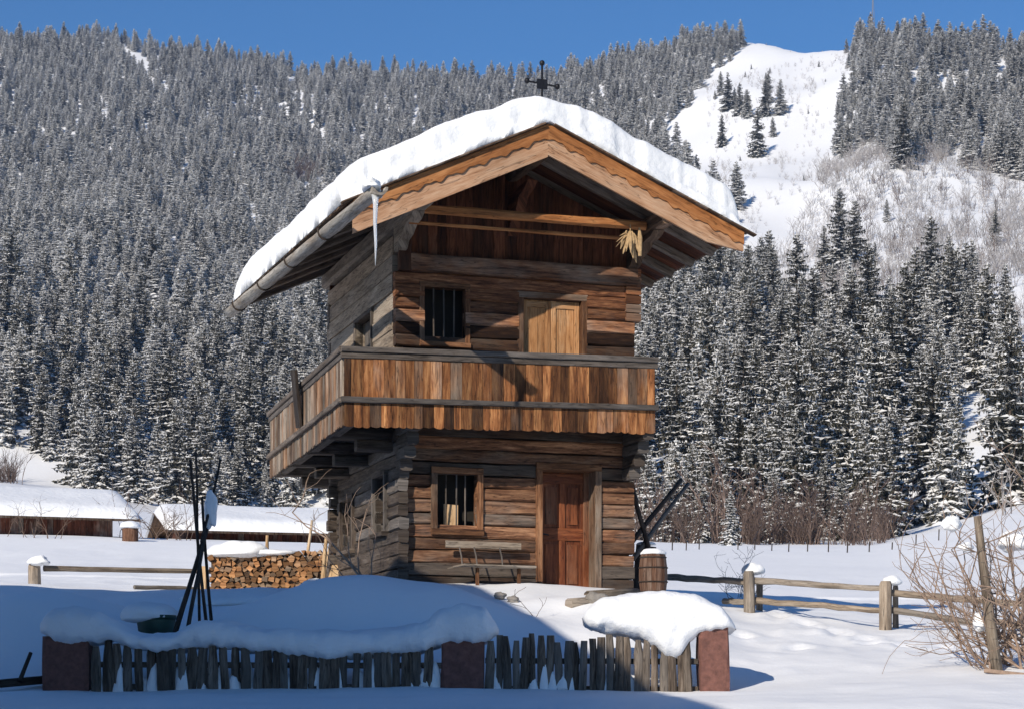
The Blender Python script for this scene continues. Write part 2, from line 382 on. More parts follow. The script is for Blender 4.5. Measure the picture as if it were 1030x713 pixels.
mb = MB(); mb.beam(P(.13, -.05, 6.62), P(.13, -.05, 7.18), .2, .12, .012, up=(0, 1, 0), segs=4, jit=.006); mb.build('corner_post', M['gable'], house)
mb = MB()
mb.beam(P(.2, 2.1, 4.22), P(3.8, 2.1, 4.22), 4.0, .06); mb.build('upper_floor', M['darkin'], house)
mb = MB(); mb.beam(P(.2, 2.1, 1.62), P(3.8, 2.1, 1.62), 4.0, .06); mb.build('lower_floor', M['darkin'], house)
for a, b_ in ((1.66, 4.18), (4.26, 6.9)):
    mb = MB(); mb.beam(P(.19, .52, (a+b_)/2), P(3.79, .52, (a+b_)/2), .05, b_-a, .004); mb.build('dark_backing', M['darkin'], house)  # dark sheets added behind the openings, their colour stands in for unlit rooms

# roof geometry
RU = 1.93; RZ = 8.62; SL = .455; SR = .432
UR = 5.15; VF, VB = -1.65, 5.15
def ULv(v): return -1.08-.40*(v-VF)/(VB-VF)      # the left eave runs out a little towards the back
UL = ULv(VF)
def rz(u): return RZ-(RU-u)*SL if u < RU else RZ-(u-RU)*SR
# gable boards
mb = MB(); u = .05
while u < W_-.05:
    w = R.uniform(.13, .2); top0, top1 = rz(u)-.22, rz(min(u+w, W_))-.22
    u2 = min(u+w-.006, W_-.04)
    v0 = .06+R.uniform(0, .012)
    tm = [P(u, v0, top0), P(u2, v0, top1)]
    if u < RU < u2: tm = [P(u, v0, top0), P(RU, v0, RZ-.22), P(u2, v0, top1)]
    mb.prism([P(u2, v0, 6.88), P(u, v0, 6.88)]+tm, (0, .03, 0), uvdir=(0, 0, 1)); u += w
mb.build('gable_wall', M['gable'], house)
mb = MB(); mb.prism([P(W_, LU-.1, 6.9), P(0, LU-.1, 6.9), P(0, LU-.1, rz(0)-.2), P(RU, LU-.1, RZ-.2), P(W_, LU-.1, rz(W_)-.2)], (0, .05, 0), uvdir=(0, 0, 1)); mb.build('gable_wall', M['gable'], house)
# roof deck
mb = MB(); v = VF+.03
while v < VB:
    w = min(R.uniform(.16, .26), VB-v)
    if w < .03: break
    for a, b_ in ((ULv(v), RU), (RU, UR)):
        za, zb = rz(a)-.05+R.uniform(-.004, .004), rz(b_)-.05
        mb.prism([P(a, v, za), P(b_, v, zb), P(b_, v, zb+.04), P(a, v, za+.04)], (0, w-.008, 0), uvdir=(b_-a, 0, zb-za))
    v += w
roof = mb.build('roof', M['gable'], house)
mb = MB()   # shakes peeping out under the snow at the verge
for k in range(34):
    t = k/33; u = UL-.06+(UR-UL+.12)*t
    if abs(u-RU) < .12: continue
    s_ = 1 if u < RU else -1
    mb.beam(P(u-.12, VF-.06, rz(u-.12)+.01), P(u+.12, VF-.06, rz(u+.12)+.012), .12, .025, .005)
for k in range(36):
    v = VF+(VB-VF)*k/35
    a = ULv(v); mb.beam(P(a+.16, v, rz(a+.16)+.012), P(a-.12, v, rz(a-.12)+.004+R.uniform(0, .01)), R.uniform(.14, .19), .022, .005)
    mb.beam(P(UR-.16, v, rz(UR-.16)+.012), P(UR+.08, v, rz(UR+.08)+.004+R.uniform(0, .01)), R.uniform(.14, .19), .022, .005)
mb.build('shingles', M['roofwood'], roof)
for v in [-1.42, -.62, .25, 1.1, 2., 2.9, 3.8, 4.85]:
    mb = MB()
    for a, b_ in ((ULv(v)+.04, RU-.02), (UR-.04, RU+.02)):
        mb.beam(P(a, v, rz(a)-.125), P(b_, v, rz(b_)-.125), .13, .14, .02, segs=5, jit=.014)
    mb.build('rafter', M['rail2'], roof)
for u, hz, w, v0 in ((0.05, .40, .24, -1.66), (W_-.05, .40, .24, -1.6), (RU, .37, .24, -1.55)):
    mb = MB(); z = rz(u)-hz+.05
    mb.beam(P(u, v0, z), P(u, 5.0, z), w, .26, .045, segs=26, jit=.02)
    if u != RU:   # carved bracket under the end of the purlin
        s_ = [(-.02, z-.14), (-1.2, z-.14), (-1.05, z-.21), (-.75, z-.24), (-.55, z-.34), (-.3, z-.38), (-.2, z-.48), (-.02, z-.52)]
        mb.prism([P(u-.09, a, b_) for a, b_ in s_], (.18, 0, 0), uvdir=(0, 1, 0))
    mb.build('purlin', M['greylog'] if u < 1 else M['roofwood'], roof)
mb = MB()
s_ = [(.05, 7.95), (-.95, 7.95), (-.8, 7.86), (-.5, 7.8), (-.35, 7.6), (-.1, 7.5), (.05, 7.3)]
mb.prism([P(RU-.08, a, b_) for a, b_ in s_], (.16, 0, 0), uvdir=(0, 1, 0)); mb.build('bracket', M['gable'], roof)
# bargeboards with the scalloped trim
for a, sgn in ((UL, -1), (UR, 1)):
    mb = MB(); za = rz(a); n = 26
    top = [P(a+(RU-a)*t/n, VF-.02, rz(a+(RU-a)*t/n)-.03) for t in range(n+1)]
    if sgn < 0: bot = [P(a+(RU-a)*t/n, VF-.02, rz(a+(RU-a)*t/n)-.50) for t in range(n, -1, -1)]
    else:
        bot = [P(a+(RU-a)*t/n, VF-.02, rz(a+(RU-a)*t/n)-.47+.16*max(0, 1-t/5)) for t in range(n, -1, -1)]
    mb.prism(top+bot, (0, .045, 0), uvdir=(RU-a, 0, RZ-za), rn=(.3, .55, R.random())); mb.build('bargeboard', M['verge'], roof)
    mb = MB(); n = 150
    pts = []; bts = []
    for t in range(n+1):
        u = a+(RU-a)*t/n; s_ = abs(u-RU); ph = s_/.34
        w = .215+.022*math.cos(ph*2*math.pi)+.013*math.cos(ph*4*math.pi+.6)+.008*noise.noise(Vector((u*9, 0, sgn)))
        pts.append(P(u, VF-.047, rz(u)-.012)); bts.append(P(u, VF-.047, rz(u)-w))
    mb.prism(pts+bts[::-1], (0, .024, 0), uvdir=(RU-a, 0, RZ-za), rn=(.2, .6, R.random())); mb.build('verge_trim', M['trim'], roof)
# eave boards
# gutter: hollowed log on hooks, running far out in front
GA, GB = P(-1.20, -3.75, 6.92), P(-1.66, 5.3, 6.86)
mb = MB(); mb.smooth = True; rings = []; n = 9
for j in range(31):
    t = j/30; o = GA.lerp(GB, t); r = .115+.02*noise.noise(Vector((t*14, 0, 0))); rg = []
    for i in range(n): th = math.pi+math.pi*i/(n-1); rg.append(o+Vector((math.cos(th)*r, 0, math.sin(th)*r)))
    for i in range(n): th = 2*math.pi-math.pi*i/(n-1); rg.append(o+Vector((math.cos(th)*r*.68, 0, math.sin(th)*r*.68)))
    rings.append(rg)
mb.loft(rings); gutter = mb.build('gutter', M['gutter'], roof)
for t in (.30, .52, .72, .92):
    mb = MB(); o = GA.lerp(GB, t); r = .128
    pts = [o+Vector((math.cos(a)*r, 0, math.sin(a)*r)) for a in np.linspace(math.pi*.9, 2*math.pi, 9)]+[o+Vector((.34, 0, .22))]
    mb.tube(pts, .014, 5); mb.build('gutter_hook', M['pole'], roof)
# cross on the ridge
mb = MB(); cz = P(RU+.17, -.9, 8.75); mb.tube([cz, cz+Vector((0, 0, 1.02))], .018, 6)
mb.tube([cz+Vector((-.23, 0, .73)), cz+Vector((.24, 0, .69))], .014, 6)
cross = mb.build('ridge_cross', M['iron'], house)
mb = MB(); mb.beam(cz+Vector((-.085, 0, .705)), cz+Vector((.085, 0, .705)), .03, .15, .004); mb.build('plate', M['iron'], cross)
for q in ((0, 0, 1.03), (-.245, 0, .735), (.25, 0, .69)):
    mb = MB(); c = cz+Vector(q); mb.smooth = True
    mb.tube([c+Vector((0, 0, -.045)), c+Vector((0, 0, -.03)), c, c+Vector((0, 0, .03)), c+Vector((0, 0, .045))], [.008, .034, .045, .034, .008], 8); mb.build('knob', M['iron'], cross)
# drying poles under the gable
mb = MB(); mb.beam(P(.02, -1.0, 7.36), P(3.78, -1.0, 7.36), .1, .13, .03, segs=12, jit=.014, rn=(.05, .75, .4)); mb.build('drying_pole', M['trim'], house)
mb = MB(); mb.beam(P(.0, -.8, 7.19), P(3.8, -.8, 7.19), .05, .05, .012, segs=10, jit=.01, rn=(.2, .45, .1)); mb.build('drying_pole', M['trim'], house)

# balcony ---------------------------------------------------
BU, BV, BE = -1.055, -.92, 4.75
def Q(u, v, z): return P(u, v, z+.019*(u-BU)-.038*(v-BV))
mb = MB(); v = BV+.06
while v < 0: mb.beam(Q(BU+.06, v+.1, 4.27), Q(W_-.02, v+.1, 4.27), .19, .045, .006); v += .2
u = BU+.06
while u < -.02: mb.beam(Q(u+.1, .05, 4.27), Q(u+.1, BE, 4.27), .19, .045, .006); u += .2
balc = mb.build('balcony', M['rail'], house)
for (a, b_) in (((BU-.03, BV), (W_+.03, BV)), ((BU, BV), (BU, BE))):
    mb = MB(); off = Vector((0, 0, 0))
    mb.beam(Q(*a, 5.19), Q(*b_, 5.19), .11, .085, .01, segs=12, jit=.007); mb.beam(Q(*a, 5.10), Q(*b_, 5.10), .05, .085, .008, segs=10, jit=.004)
    mb.build('handrail', M['rail'], balc)
    mb = MB(); mb.beam(Q(*a, 4.44), Q(*b_, 4.44), .125, .085, .01, segs=12, jit=.008); mb.build('lower_rail', M['rail'], balc)
def boards(front, z0, z1, scal, name, parent):
    mb = MB(); lo, hi = (BU+.02, W_) if front else (BV+.05, BE-.03); s = lo
    while s < hi-.04:
        w = min(R.uniform(.10, .19), hi-s); o = R.uniform(-.008, .008)
        off = BV-.005 if front else BU-.005
        zz0 = z0+R.uniform(-.012, .012)*(1 if scal else 0)
        if scal: k_ = R.uniform(.012, .034); prof = [(s+w-.005, zz0+k_), (s+w*.8, zz0+k_*.3), (s+w*.55, zz0), (s+w*.25, zz0+k_*.35), (s, zz0+k_*R.uniform(.6, 1.2))]
        else: prof = [(s+w-.005, zz0), (s, zz0)]
        prof += [(s, z1), (s+w-.005, z1)]
        if front: mb.prism([Q(a, off+o, z) for a, z in prof], (0, .026, 0), uvdir=(0, 0, 1))
        else: mb.prism([Q(off+o, a, z) for a, z in prof][::-1], (.026, 0, 0), uvdir=(0, 0, 1))
        s += w
    return mb.build(name, M['balcony'] if front else M['balconygrey'], parent)
for fr in (True, False):
    boards(fr, 4.47, 5.13, False, 'railing_boards', balc)
    boards(fr, 4.03 if fr else 4.05, 4.41, True, 'valance', balc)
mb = MB(); mb.beam(Q(W_-.01, BV+.03, 4.8), Q(W_-.01, -.02, 4.8), .03, .7, .005); mb.beam(Q(W_-.01, BV+.03, 5.2), Q(W_-.01, 0, 5.2), .1, .07, .01); mb.build('end_boards', M['balcony'], balc)
mb = MB(); mb.beam(Q(BU+.03, BE, 4.8), Q(0, BE, 4.8), .03, .7, .005); mb.build('end_boards', M['balcony'], balc)
for v in (.35, 1.9, 3.3, 4.45):
    mb = MB(); mb.beam(Q(BU+.1, v, 4.15), Q(.2, v, 4.15), .22, .19, .03, segs=4, jit=.015)
    mb.beam(Q(BU+.5, v, 3.96), Q(.15, v, 3.96), .2, .18, .03, segs=3, jit=.015); mb.build('joist', M['darklog'], balc)
mb = MB(); mb.beam(Q(BU+.16, BV+.1, 4.16), Q(BU+.16, BE, 4.16), .16, .16, .02, segs=8, jit=.01); mb.build('joist', M['darklog'], balc)
for u in (.1, W_-.1):
    for k, (o, z) in enumerate(((.88, 4.14), (.66, 3.95), (.46, 3.76), (.3, 3.58))):
        mb = MB(); mb.beam(P(u, -o+R.uniform(-.04, .04), z), P(u, .02, z), .19, .19, .03, segs=3, jit=.015); mb.build('corbel', M['darklog'], balc)
mb = MB(); mb.beam(Q(BU-.05, 2.0, 4.5), Q(BU-.16, 1.9, 5.42), .34, .05, .006, up=(1, 0, 0), rn=(.5, .1, .5)); mb.build('upright_board', M['pole'], balc)

# windows, door, shutters --------------------------------
def frame(name, u0, u1, z0, z1, mat, w=.1, proud=.035, dep=.2, sill=True, v=0.02):
    mb = MB(); o = v-proud
    mb.beam(P(u0-w, o+dep/2, z1+w/2), P(u1+w, o+dep/2, z1+w/2), dep, w, .008, segs=3, jit=.004)
    for u in (u0-w/2, u1+w/2): mb.beam(P(u, o+dep/2, z0), P(u, o+dep/2, z1), dep, w, .008, up=(1, 0, 0), segs=3, jit=.004) if False else mb.beam(P(u, o+dep/2, z0), P(u, o+dep/2, z1-.002), dep, w, .008, up=(1, 0, 0), segs=3, jit=.003)
    if sill: mb.beam(P(u0-w, o+dep/2-.015, z0-w/2), P(u1+w, o+dep/2-.015, z0-w/2), dep+.03, w, .008, segs=3, jit=.004)
    return mb.build(name, mat, house)
def bars(parent, u0, u1, z0, z1, n, v=.09, mat=None):
    for i in range(n):
        u = u0+(u1-u0)*(i+1)/(n+1)+R.uniform(-.01, .01)
        mb = MB(); mb.tube([P(u, v, z0), P(u+R.uniform(-.008, .008), v, z1)], .013, 6); mb.build('bar', mat or M['rail'], parent)
w1 = frame('window', LWIN[0], LWIN[1], LWIN[2], LWIN[3], M['frame'], .1); bars(w1, LWIN[0], LWIN[1], LWIN[2], LWIN[3], 3)
mb = MB(); mb.beam(P(.93, .14, 2.64), P(.95, .2, 3.03), .24, .02, .003, up=(0, 1, 0), rn=(.1, .8, .4)); mb.beam(P(1.23, .1, 2.66), P(1.31, .1, 2.66), .08, .06, .004); mb.build('board_inside', M['planks'], w1)
w2 = frame('window', UWIN[0], UWIN[1], UWIN[2], UWIN[3], M['frame'], .08); bars(w2, UWIN[0], UWIN[1], UWIN[2], UWIN[3], 3, .08)
# side windows
def sidewin(v0, v1, z0, z1):
    mb = MB(); w = .07
    mb.beam(P(.04, v0-w, z1+w/2), P(.04, v1+w, z1+w/2), .16, w, .008); mb.beam(P(.02, v0-w, z0-w/2), P(.02, v1+w, z0-w/2), .2, w, .008)
    for v in (v0-w/2, v1+w/2): mb.beam(P(.04, v, z0), P(.04, v, z1-.002), w, .16, .008, up=(1, 0, 0))
    o = mb.build('window', M['darklog'], house)
    mb = MB(); mb.beam(P(.15, v0+(v1-v0)*.72, z0), P(.15, v0+(v1-v0)*.72, z1), .5*(v1-v0), .03, .004, up=(1, 0, 0)); mb.build('shutter_leaf', M['darklog'], o)
    return o
sidewin(*SW1); sidewin(*SW2); sidewin(*SW3)
# the door
d0, d1, dz0, dz1 = 2.42, 3.31, 1.55, 3.62
df = frame('door', d0, d1, dz0, dz1, M['frame'], .11, .03, .46, False)
mb = MB(); mb.beam(P(d0+.42, .38, dz0), P(d0+.42, .38, dz1), .95, .03, .004, up=(0, 1, 0), rn=(.1, .4, .2))
for u, w in ((d0+.05, .12), (d0+.45, .1), (d0+.83, .14)): mb.beam(P(u, .355, dz0), P(u, .355, dz1), w, .03, .006, up=(0, 1, 0))
for z, h in ((1.66, .2), (2.62, .2), (3.52, .16)): mb.beam(P(d0, .352, z), P(d1-.04, .352, z), .034, h, .006)
for (a, b_, z0, z1) in ((d0+.14, d0+.38, 1.82, 2.46), (d0+.52, d0+.74, 1.82, 2.46), (d0+.14, d0+.38, 2.78, 3.38), (d0+.52, d0+.74, 2.78, 3.38)):
    mb.beam(P((a+b_)/2, .361, z0), P((a+b_)/2, .361, z1), b_-a-.03, .024, .012, up=(0, 1, 0))
leaf = mb.build('door_leaf', M['door'], df)
mb = MB(); mb.tube([P(d0+.09, .335, 2.62), P(d0+.09, .29, 2.62), P(d0+.2, .29, 2.60)], .012, 6); mb.build('handle', M['iron'], df)
mb = MB(); mb.beam(P(d0-.1, -.08, 1.56), P(d1+.1, -.08, 1.56), .3, .14, .02, segs=4, jit=.01); mb.build('threshold', M['rail'], df)
mb = MB(); mb.beam(P(d1-.03, .33, dz0), P(d1-.03, .33, dz1), .06, .12, .006, up=(1, 0, 0)); mb.build('jamb_board', M['door'], df)
# shutters of the balcony door
s0, s1, sz0, sz1 = 2.1, 3.08, 4.36, 6.33
sf = frame('balcony_door', s0, s1, sz0, sz1, M['frame'], .1, .03, .2, False)
mid = (s0+s1)/2
for a, b_ in ((s0+.01, mid-.004), (mid+.004, s1-.01)):
    mb = MB(); u = a
    while u < b_-.03:
        w = min(.13, b_-u); mb.beam(P(u+w/2, .12, sz0), P(u+w/2, .12, sz1-.01), w-.004, .03, .004, up=(0, 1, 0)); u += w
    for z in (sz0+.1, 5.0, sz1-.08): mb.beam(P(a, .098, z), P(b_, .098, z), .02, .1, .004)
    for uu in (a+.04, b_-.04): mb.beam(P(uu, .097, sz0), P(uu, .097, sz1-.012), .08, .02, .004, up=(0, 1, 0))
    mb.build('shutter_leaf', M['shutter'], sf)

# ------------------------------------------------------------------ snow on the roof
def roof_snow():
    nu, nv = 150, 160; v0, v1 = VF-.1, VB+.12
    T0 = []; B0 = []
    for j in range(nv+1):
        for i in range(nu+1):
            a = i/nu; c = j/nv
            # crowd samples towards the rims
            a = .5-.5*math.cos(math.pi*a) if True else a; c = .5-.5*math.cos(math.pi*c)
            v = v0+(v1-v0)*c; u0, u1 = ULv(v)-.13, UR+.08; u = u0+(u1-u0)*a
            e1 = u-u0+.05*fbm(v*1.3, 3, 1)+.03*fbm(v*4, 1, 1); e2 = u1-u+.06*fbm(v*1.5, 8, 1); e3 = v-v0+.05*fbm(u*1.6, 5, 2)+.02*fbm(u*5, 2, 2); e4 = v1-v
            def rim(e, r): e = max(0., min(1., e/r)); return math.sqrt(max(0, 1-(1-e)**2))
            k = rim(e1, .26)*(.18*rim(e2, .05)+.82*rim(e2-.17-.03*fbm(v*3, 2, 2), .22))*(.30*rim(e3, .05)+.70*rim(e3-.05-.035*fbm(u*2.2, 9, 4), .12))*rim(e4, .3)
            base = rz(u)+.03
            soft = -.26*math.log(math.exp(-(RZ-(RU-u)*SL)/.26)+math.exp(-(RZ-(u-RU)*SR)/.26))+.25
            th = .325+.06*fbm(u*.7, v*.6, 3)+.03*fbm(u*2.2, v*2.2, 6, 4)+.02*max(0, 1-abs(u-UR+.6))
            if e3 < .35: th += .02*math.sin(u*5+1.5*fbm(u, 1, 1))-.02
            z = base+(max(soft, rz(u)-.1)+th-rz(u))*k
            # the rims bulge slightly over
            T0.append(P(u, v, z)); B0.append(P(u, v, base-.012))
    nvt = len(T0); n = nu+1; vs = [tuple(p) for p in T0]+[tuple(p) for p in B0]; fs = []
    for j in range(nv):
        for i in range(nu):
            a = j*n+i; fs.append((a, a+1, a+n+1, a+n)); fs.append((nvt+a, nvt+a+n, nvt+a+n+1, nvt+a+1))
    for i in range(nu):
        fs.append((i+1, i, nvt+i, nvt+i+1)); a = nv*n+i; fs.append((a, a+1, nvt+a+1, nvt+a))
    for j in range(nv):
        a = j*n; fs.append((a, a+n, nvt+a+n, nvt+a)); a = j*n+nu; fs.append((a+n, a, nvt+a, nvt+a+n))
    me = bpy.data.meshes.new('roof_snow'); me.from_pydata(vs, [], fs); me.materials.append(M['snow'])
    me.polygons.foreach_set('use_smooth', np.ones(len(fs), bool)); me.update()
    o = bpy.data.objects.new('roof_snow', me); COL.objects.link(o); o.location = (HX, HYY, HZ); o.rotation_euler.z = ANG
    return tag(o, 'thick white snow blanket lying on the granary roof', 'snow')
roof_snow()
HM = Matrix.Translation((HX, HYY, HZ)) @ Matrix.Rotation(ANG, 4, 'Z')

def blob(name, c, rx, ry, rz_, label, cat='snow', seed=0, amp=.18, flat=.35, group=None, mat=None, nu=28, nv=16):
    """a lump of snow: rounded top, flattened underside"""
    vs = []; fs = []
    for j in range(nv+1):
        ph = -math.pi/2+math.pi*j/nv
        for i in range(nu):
            th = 2*math.pi*i/nu; d = Vector((math.cos(th)*math.cos(ph), math.sin(th)*math.cos(ph), math.sin(ph)))
            k = 1+amp*noise.noise(d*1.5+Vector((seed, seed*2, 0)))+amp*.4*noise.noise(d*3.6+Vector((seed, 1, 5)))
            z = d.z*rz_*k; z = z if z > 0 else z*flat
            vs.append((d.x*rx*k, d.y*ry*k, z))
    for j in range(nv):
        for i in range(nu): fs.append((j*nu+i, j*nu+(i+1) % nu, (j+1)*nu+(i+1) % nu, (j+1)*nu+i))
    me = bpy.data.meshes.new(name); me.from_pydata(vs, [], fs); me.materials.append(mat or M['snow'])
    me.polygons.foreach_set('use_smooth', np.ones(len(fs), bool)); me.update()
    o = bpy.data.objects.new(name, me); COL.objects.link(o); o.location = c
    return tag(o, label, cat, group)
# snow clump on the end of the gutter, icicle
gw = HM @ GA; gd = (HM @ GB-HM @ GA).normalized()
blob('snow_clump', gw+gd*.35+Vector((0, 0, .03)), .13, .42, .16, 'small snow clump on the front end of the wooden gutter', seed=3, amp=.35)
mb = MB(); mb.smooth = True
mb.tube([Vector((0, 0, 0)), Vector((.004, 0, -.15)), Vector((-.004, 0, -.4)), Vector((.006, 0, -.7)), Vector((0, 0, -.98))], [.055, .034, .026, .018, .004], 9, jit=.25)
ic = mb.build('icicle', M['ice']); ic.location = gw+gd*.12+Vector((-.03, 0, -.07)); tag(ic, 'long icicle hanging from the front end of the wooden gutter', 'icicle')
# corn bundle
cb = MB()
for i in range(20):
    a = R.uniform(0, 6.28); r = R.uniform(.0, .1); l = R.uniform(.16, .42); h = R.uniform(-.06, .06)
    p0 = Vector((math.cos(a)*r*.6, math.sin(a)*r*.6, h)); p1 = p0+Vector((math.cos(a)*l*.33, math.sin(a)*l*.2, -l))
    cb.tube([p0, p0.lerp(p1, .3), p0.lerp(p1, .7), p1], [.012, .03, .026, .005], 6)
for i in range(14):
    a = R.uniform(0, 6.28); p1 = Vector((math.cos(a)*.2-.04, math.sin(a)*.08, R.uniform(-.22, .04))); cb.tube([Vector((0, 0, 0)), p1*.5+Vector((0, 0, .03)), p1], [.01, .014, .002], 5)
cb.tube([Vector((.14, 0, .1)), Vector((.15, 0, -.05)), Vector((.15, 0, -.34))], [.014, .04, .03], 7)
cb.tube([Vector((0, 0, 0)), Vector((.0, 0, .16))], .008, 5)
o = cb.build('corn_bundle', M['corn']); o.location = HM @ P(3.5, -1.06, 7.2); tag(o, 'bundle of dried corn cobs hanging under the right eave', 'corn bundle')

# ------------------------------------------------------------------ bench at the wall
bench = empty('bench', HM @ P(1.35, -.35, 1.75), ANG, 'rustic narrow plank bench against the front wall under the barred window', 'bench')
def B(u, v, z): return Vector((u-1.35, v+.35, z-1.75))
mb = MB(); mb.beam(B(.76, -.16, 2.38), B(2.0, -.16, 2.37), .03, .115, .008, segs=6, jit=.006, rn=(.2, .6, .3)); mb.build('backrest', M['postwood'], bench)
mb = MB(); mb.beam(B(.76, -.42, 1.995), B(.95, -.42, 2.035), .3, .03, .006); mb.beam(B(.94, -.42, 2.035), B(2.12, -.42, 2.02), .3, .035, .006, segs=5, jit=.004); mb.build('seat', M['postwood'], bench)
for u in (.98, 1.22, 1.64):
    mb = MB(); mb.tube([B(u, -.17, 2.34), B(u+.03, -.19, 2.2), B(u+.03, -.25, 2.03)], .013, 6); mb.build('spindle', M['rail'], bench)
for u in (1.2, 1.88):
    mb = MB(); mb.beam(B(u, -.42, 1.6), B(u, -.42, 2.0), .05, .05, .006, up=(0, 1, 0)); mb.build('leg', M['frame'], bench)

# ------------------------------------------------------------------ barrel, poles right of the cabin
bc = at(657, 596, 30.6); bar = empty('barrel', bc, 0, 'old brown wooden barrel with hoops, beside the right front corner of the granary', 'barrel')
mb = MB(); hh = .66; nst = 18
for i in range(nst):
    a0 = 2*math.pi*i/nst; a1 = 2*math.pi*(i+.95)/nst; rings = []
    for j in range(7):
        t = j/6; r = .185+.035*math.sin(math.pi*t); rings.append([Vector((math.cos(a)*rr, math.sin(a)*rr, t*hh-.05)) for a, rr in ((a0, r-.03), (a1, r-.03), (a1, r), (a0, r))][::-1])
    mb.loft(rings, rn=(R.random(), R.uniform(.3, .7), R.random()))
mb.tube([Vector((0, 0, hh-.1)), Vector((0, 0, hh-.07))], .18, 16); mb.build('staves', M['barrel'], bar)
for t in (.1, .33, .66, .9):
    mb = MB(); r = .19+.035*math.sin(math.pi*t); z = t*hh-.05
    mb.tube([Vector((math.cos(a)*r, math.sin(a)*r, z)) for a in np.linspace(0, 2*math.pi, 25)], .011, 5); mb.build('hoop', M['pole'], bar)
blob('snow_lump', bc+Vector((0, 0, hh-.06)), .2, .2, .09, 'flat snow cap on top of the old wooden barrel', seed=5, amp=.12)
def pole(name, p0, p1, r, label, cat='pole', mat='pole', group=None, n=6, r2=None):
    mb = MB(); pts = [p0.lerp(p1, t) for t in np.linspace(0, 1, n)]
    pts = [p+Vector((noise.noise(p*1.1), noise.noise(p*1.1+Vector((5, 5, 5))), 0))*r*.5 for p in pts]
    o_ = pts[0].copy(); mb.smooth = True; mb.tube([p-o_ for p in pts], list(np.linspace(r, r2 or r*.75, n)), 7, jit=.2)
    o = mb.build(name, M[mat]); o.location = o_; return tag(o, label, cat, group)
pole('leaning_pole', at(664, 600, 33.6), at(636, 486, 33.2), .05, 'dark pole leaning steeply against the right wall of the granary')
pole('leaning_pole', at(634, 546, 34.0), at(685, 482, 35.2), .05, 'upper of two dark poles jutting up to the right behind the granary corner')
pole('leaning_pole', at(636, 562, 33.2), at(692, 486, 34.6), .045, 'grey lower of two poles jutting up to the right behind the granary corner', mat='rail')
mb = MB(); a, b_ = at(645, 600, 33.4), at(650, 549, 33.6); mb.beam(Vector((0, 0, 0)), b_-a, .34, .05, .01, up=(0, 1, .1), rn=(.4, .2, .3))
o = mb.build('leaning_board', M['pole']); o.location = a; tag(o, 'wide dark board leaning between granary wall and barrel', 'board')
blob('snow_lump', b_+Vector((0, 0, .03)), .17, .1, .05, 'thin snow strip on the wide dark board behind the barrel', seed=9)
# round logs and stones poking from the snow before the door
for (a, b_, r, lb) in ((at(572, 607, 28.8), at(605, 605, 29.2), .085, 'cut round log lying in the snow in front of the door, nearer one'),
                       (at(592, 600, 29.6), at(640, 597, 30.4), .10, 'longer beam lying in the snow by the barrel')):
    mb = MB(); mb.smooth = True; mb.tube([Vector((0, 0, 0)), (b_-a)*.5, b_-a], r, 10, jit=.15)
    o = mb.build('log', M['postwood']); o.location = a; tag(o, lb, 'log')
for i, (px, py, d, r, lb) in enumerate(((503, 599, 29.4, .06, 'small dark stone poking out of the snow below the bench, left one'), (516, 603, 29.2, .06, 'small dark stone poking out of the snow below the bench, right one'),
                                       (600, 603, 29.0, .11, 'brown boulder beside the cut log in front of the door'))):
    blob('stone', at(px, py, d), r*1.5, r, r, lb, 'stone', seed=20+i, amp=.4, flat=.8, mat=M['stone'])

# ------------------------------------------------------------------ picket fence in front
FD = 24.7
fence = empty('picket_fence', gp(390, FD), 0, 'low rustic fence of grey pickets with reddish pillars, half buried in snow', 'fence')
fo = Vector(fence.location)
def fp(px, py, d=FD): return at(px, py, d)-fo
for (a, b_, yt, yb, dd) in ((48, 92, 640, 712, .02), (444, 488, 640, 712, .02), (702, 731, 628, 715, .0)):
    mb = MB(); c0, c1 = fp((a+b_)/2, yb), fp((a+b_)/2, yt)
    w = (b_-a)/F*FD; mb.smooth = False
    mb.beam(c0, c1, w, .5, .03, up=(0, 1, 0), segs=16, jit=.032)
    mb.build('pillar', M['pillar'], fence)
def picket(px, top, bot, w):
    mb = MB(); j = R.uniform(-.03, .03); x0 = fp(px+R.uniform(-1.5, 1.5), bot, FD-.22+j); x1 = fp(px+R.uniform(-2, 2), top, FD-.22+j)
    n = 5; rings = []; sd = R.random()*50; rx = w/2/F*FD; ry = R.uniform(.018, .03)
    for i in range(n+1):
        t = i/n; o = x0.lerp(x1, t)+Vector((noise.noise(Vector((sd, t*2, 0)))*.015, 0, 0)); k = 1 if i < n else R.uniform(.55, .95)
        kk = k*(1+.22*noise.noise(Vector((sd, t*3, 7)))); ang0 = R.uniform(-.1, .1)
        rings.append([o+Vector((math.cos(th)*rx*kk, math.sin(th)*ry*kk, 0)) for th in [ang0+2*math.pi*q/7 for q in range(7)]])
    mb.loft(rings, rn=(R.random(), R.uniform(.2, .9), R.random())); mb.build('picket', M['picket'], fence)
px = 98
while px < 440: picket(px, R.uniform(643, 651), 712, R.uniform(8, 12)); px += R.uniform(8.6, 12)
px = 493
while px < 702:
    picket(px, R.uniform(636, 646) if px < 660 else R.uniform(640, 652), 714, R.uniform(7.2, 10)); px += R.uniform(7.6, 9.6)
for (a, b_, y) in ((92, 444, 668), (488, 702, 664), (92, 444, 690), (488, 702, 692)):
    mb = MB(); mb.beam(fp(a, y, FD-.14), fp(b_, y+1, FD-.14), .05, .07, .01, segs=10, jit=.01); mb.build('rail', M['picket'], fence)

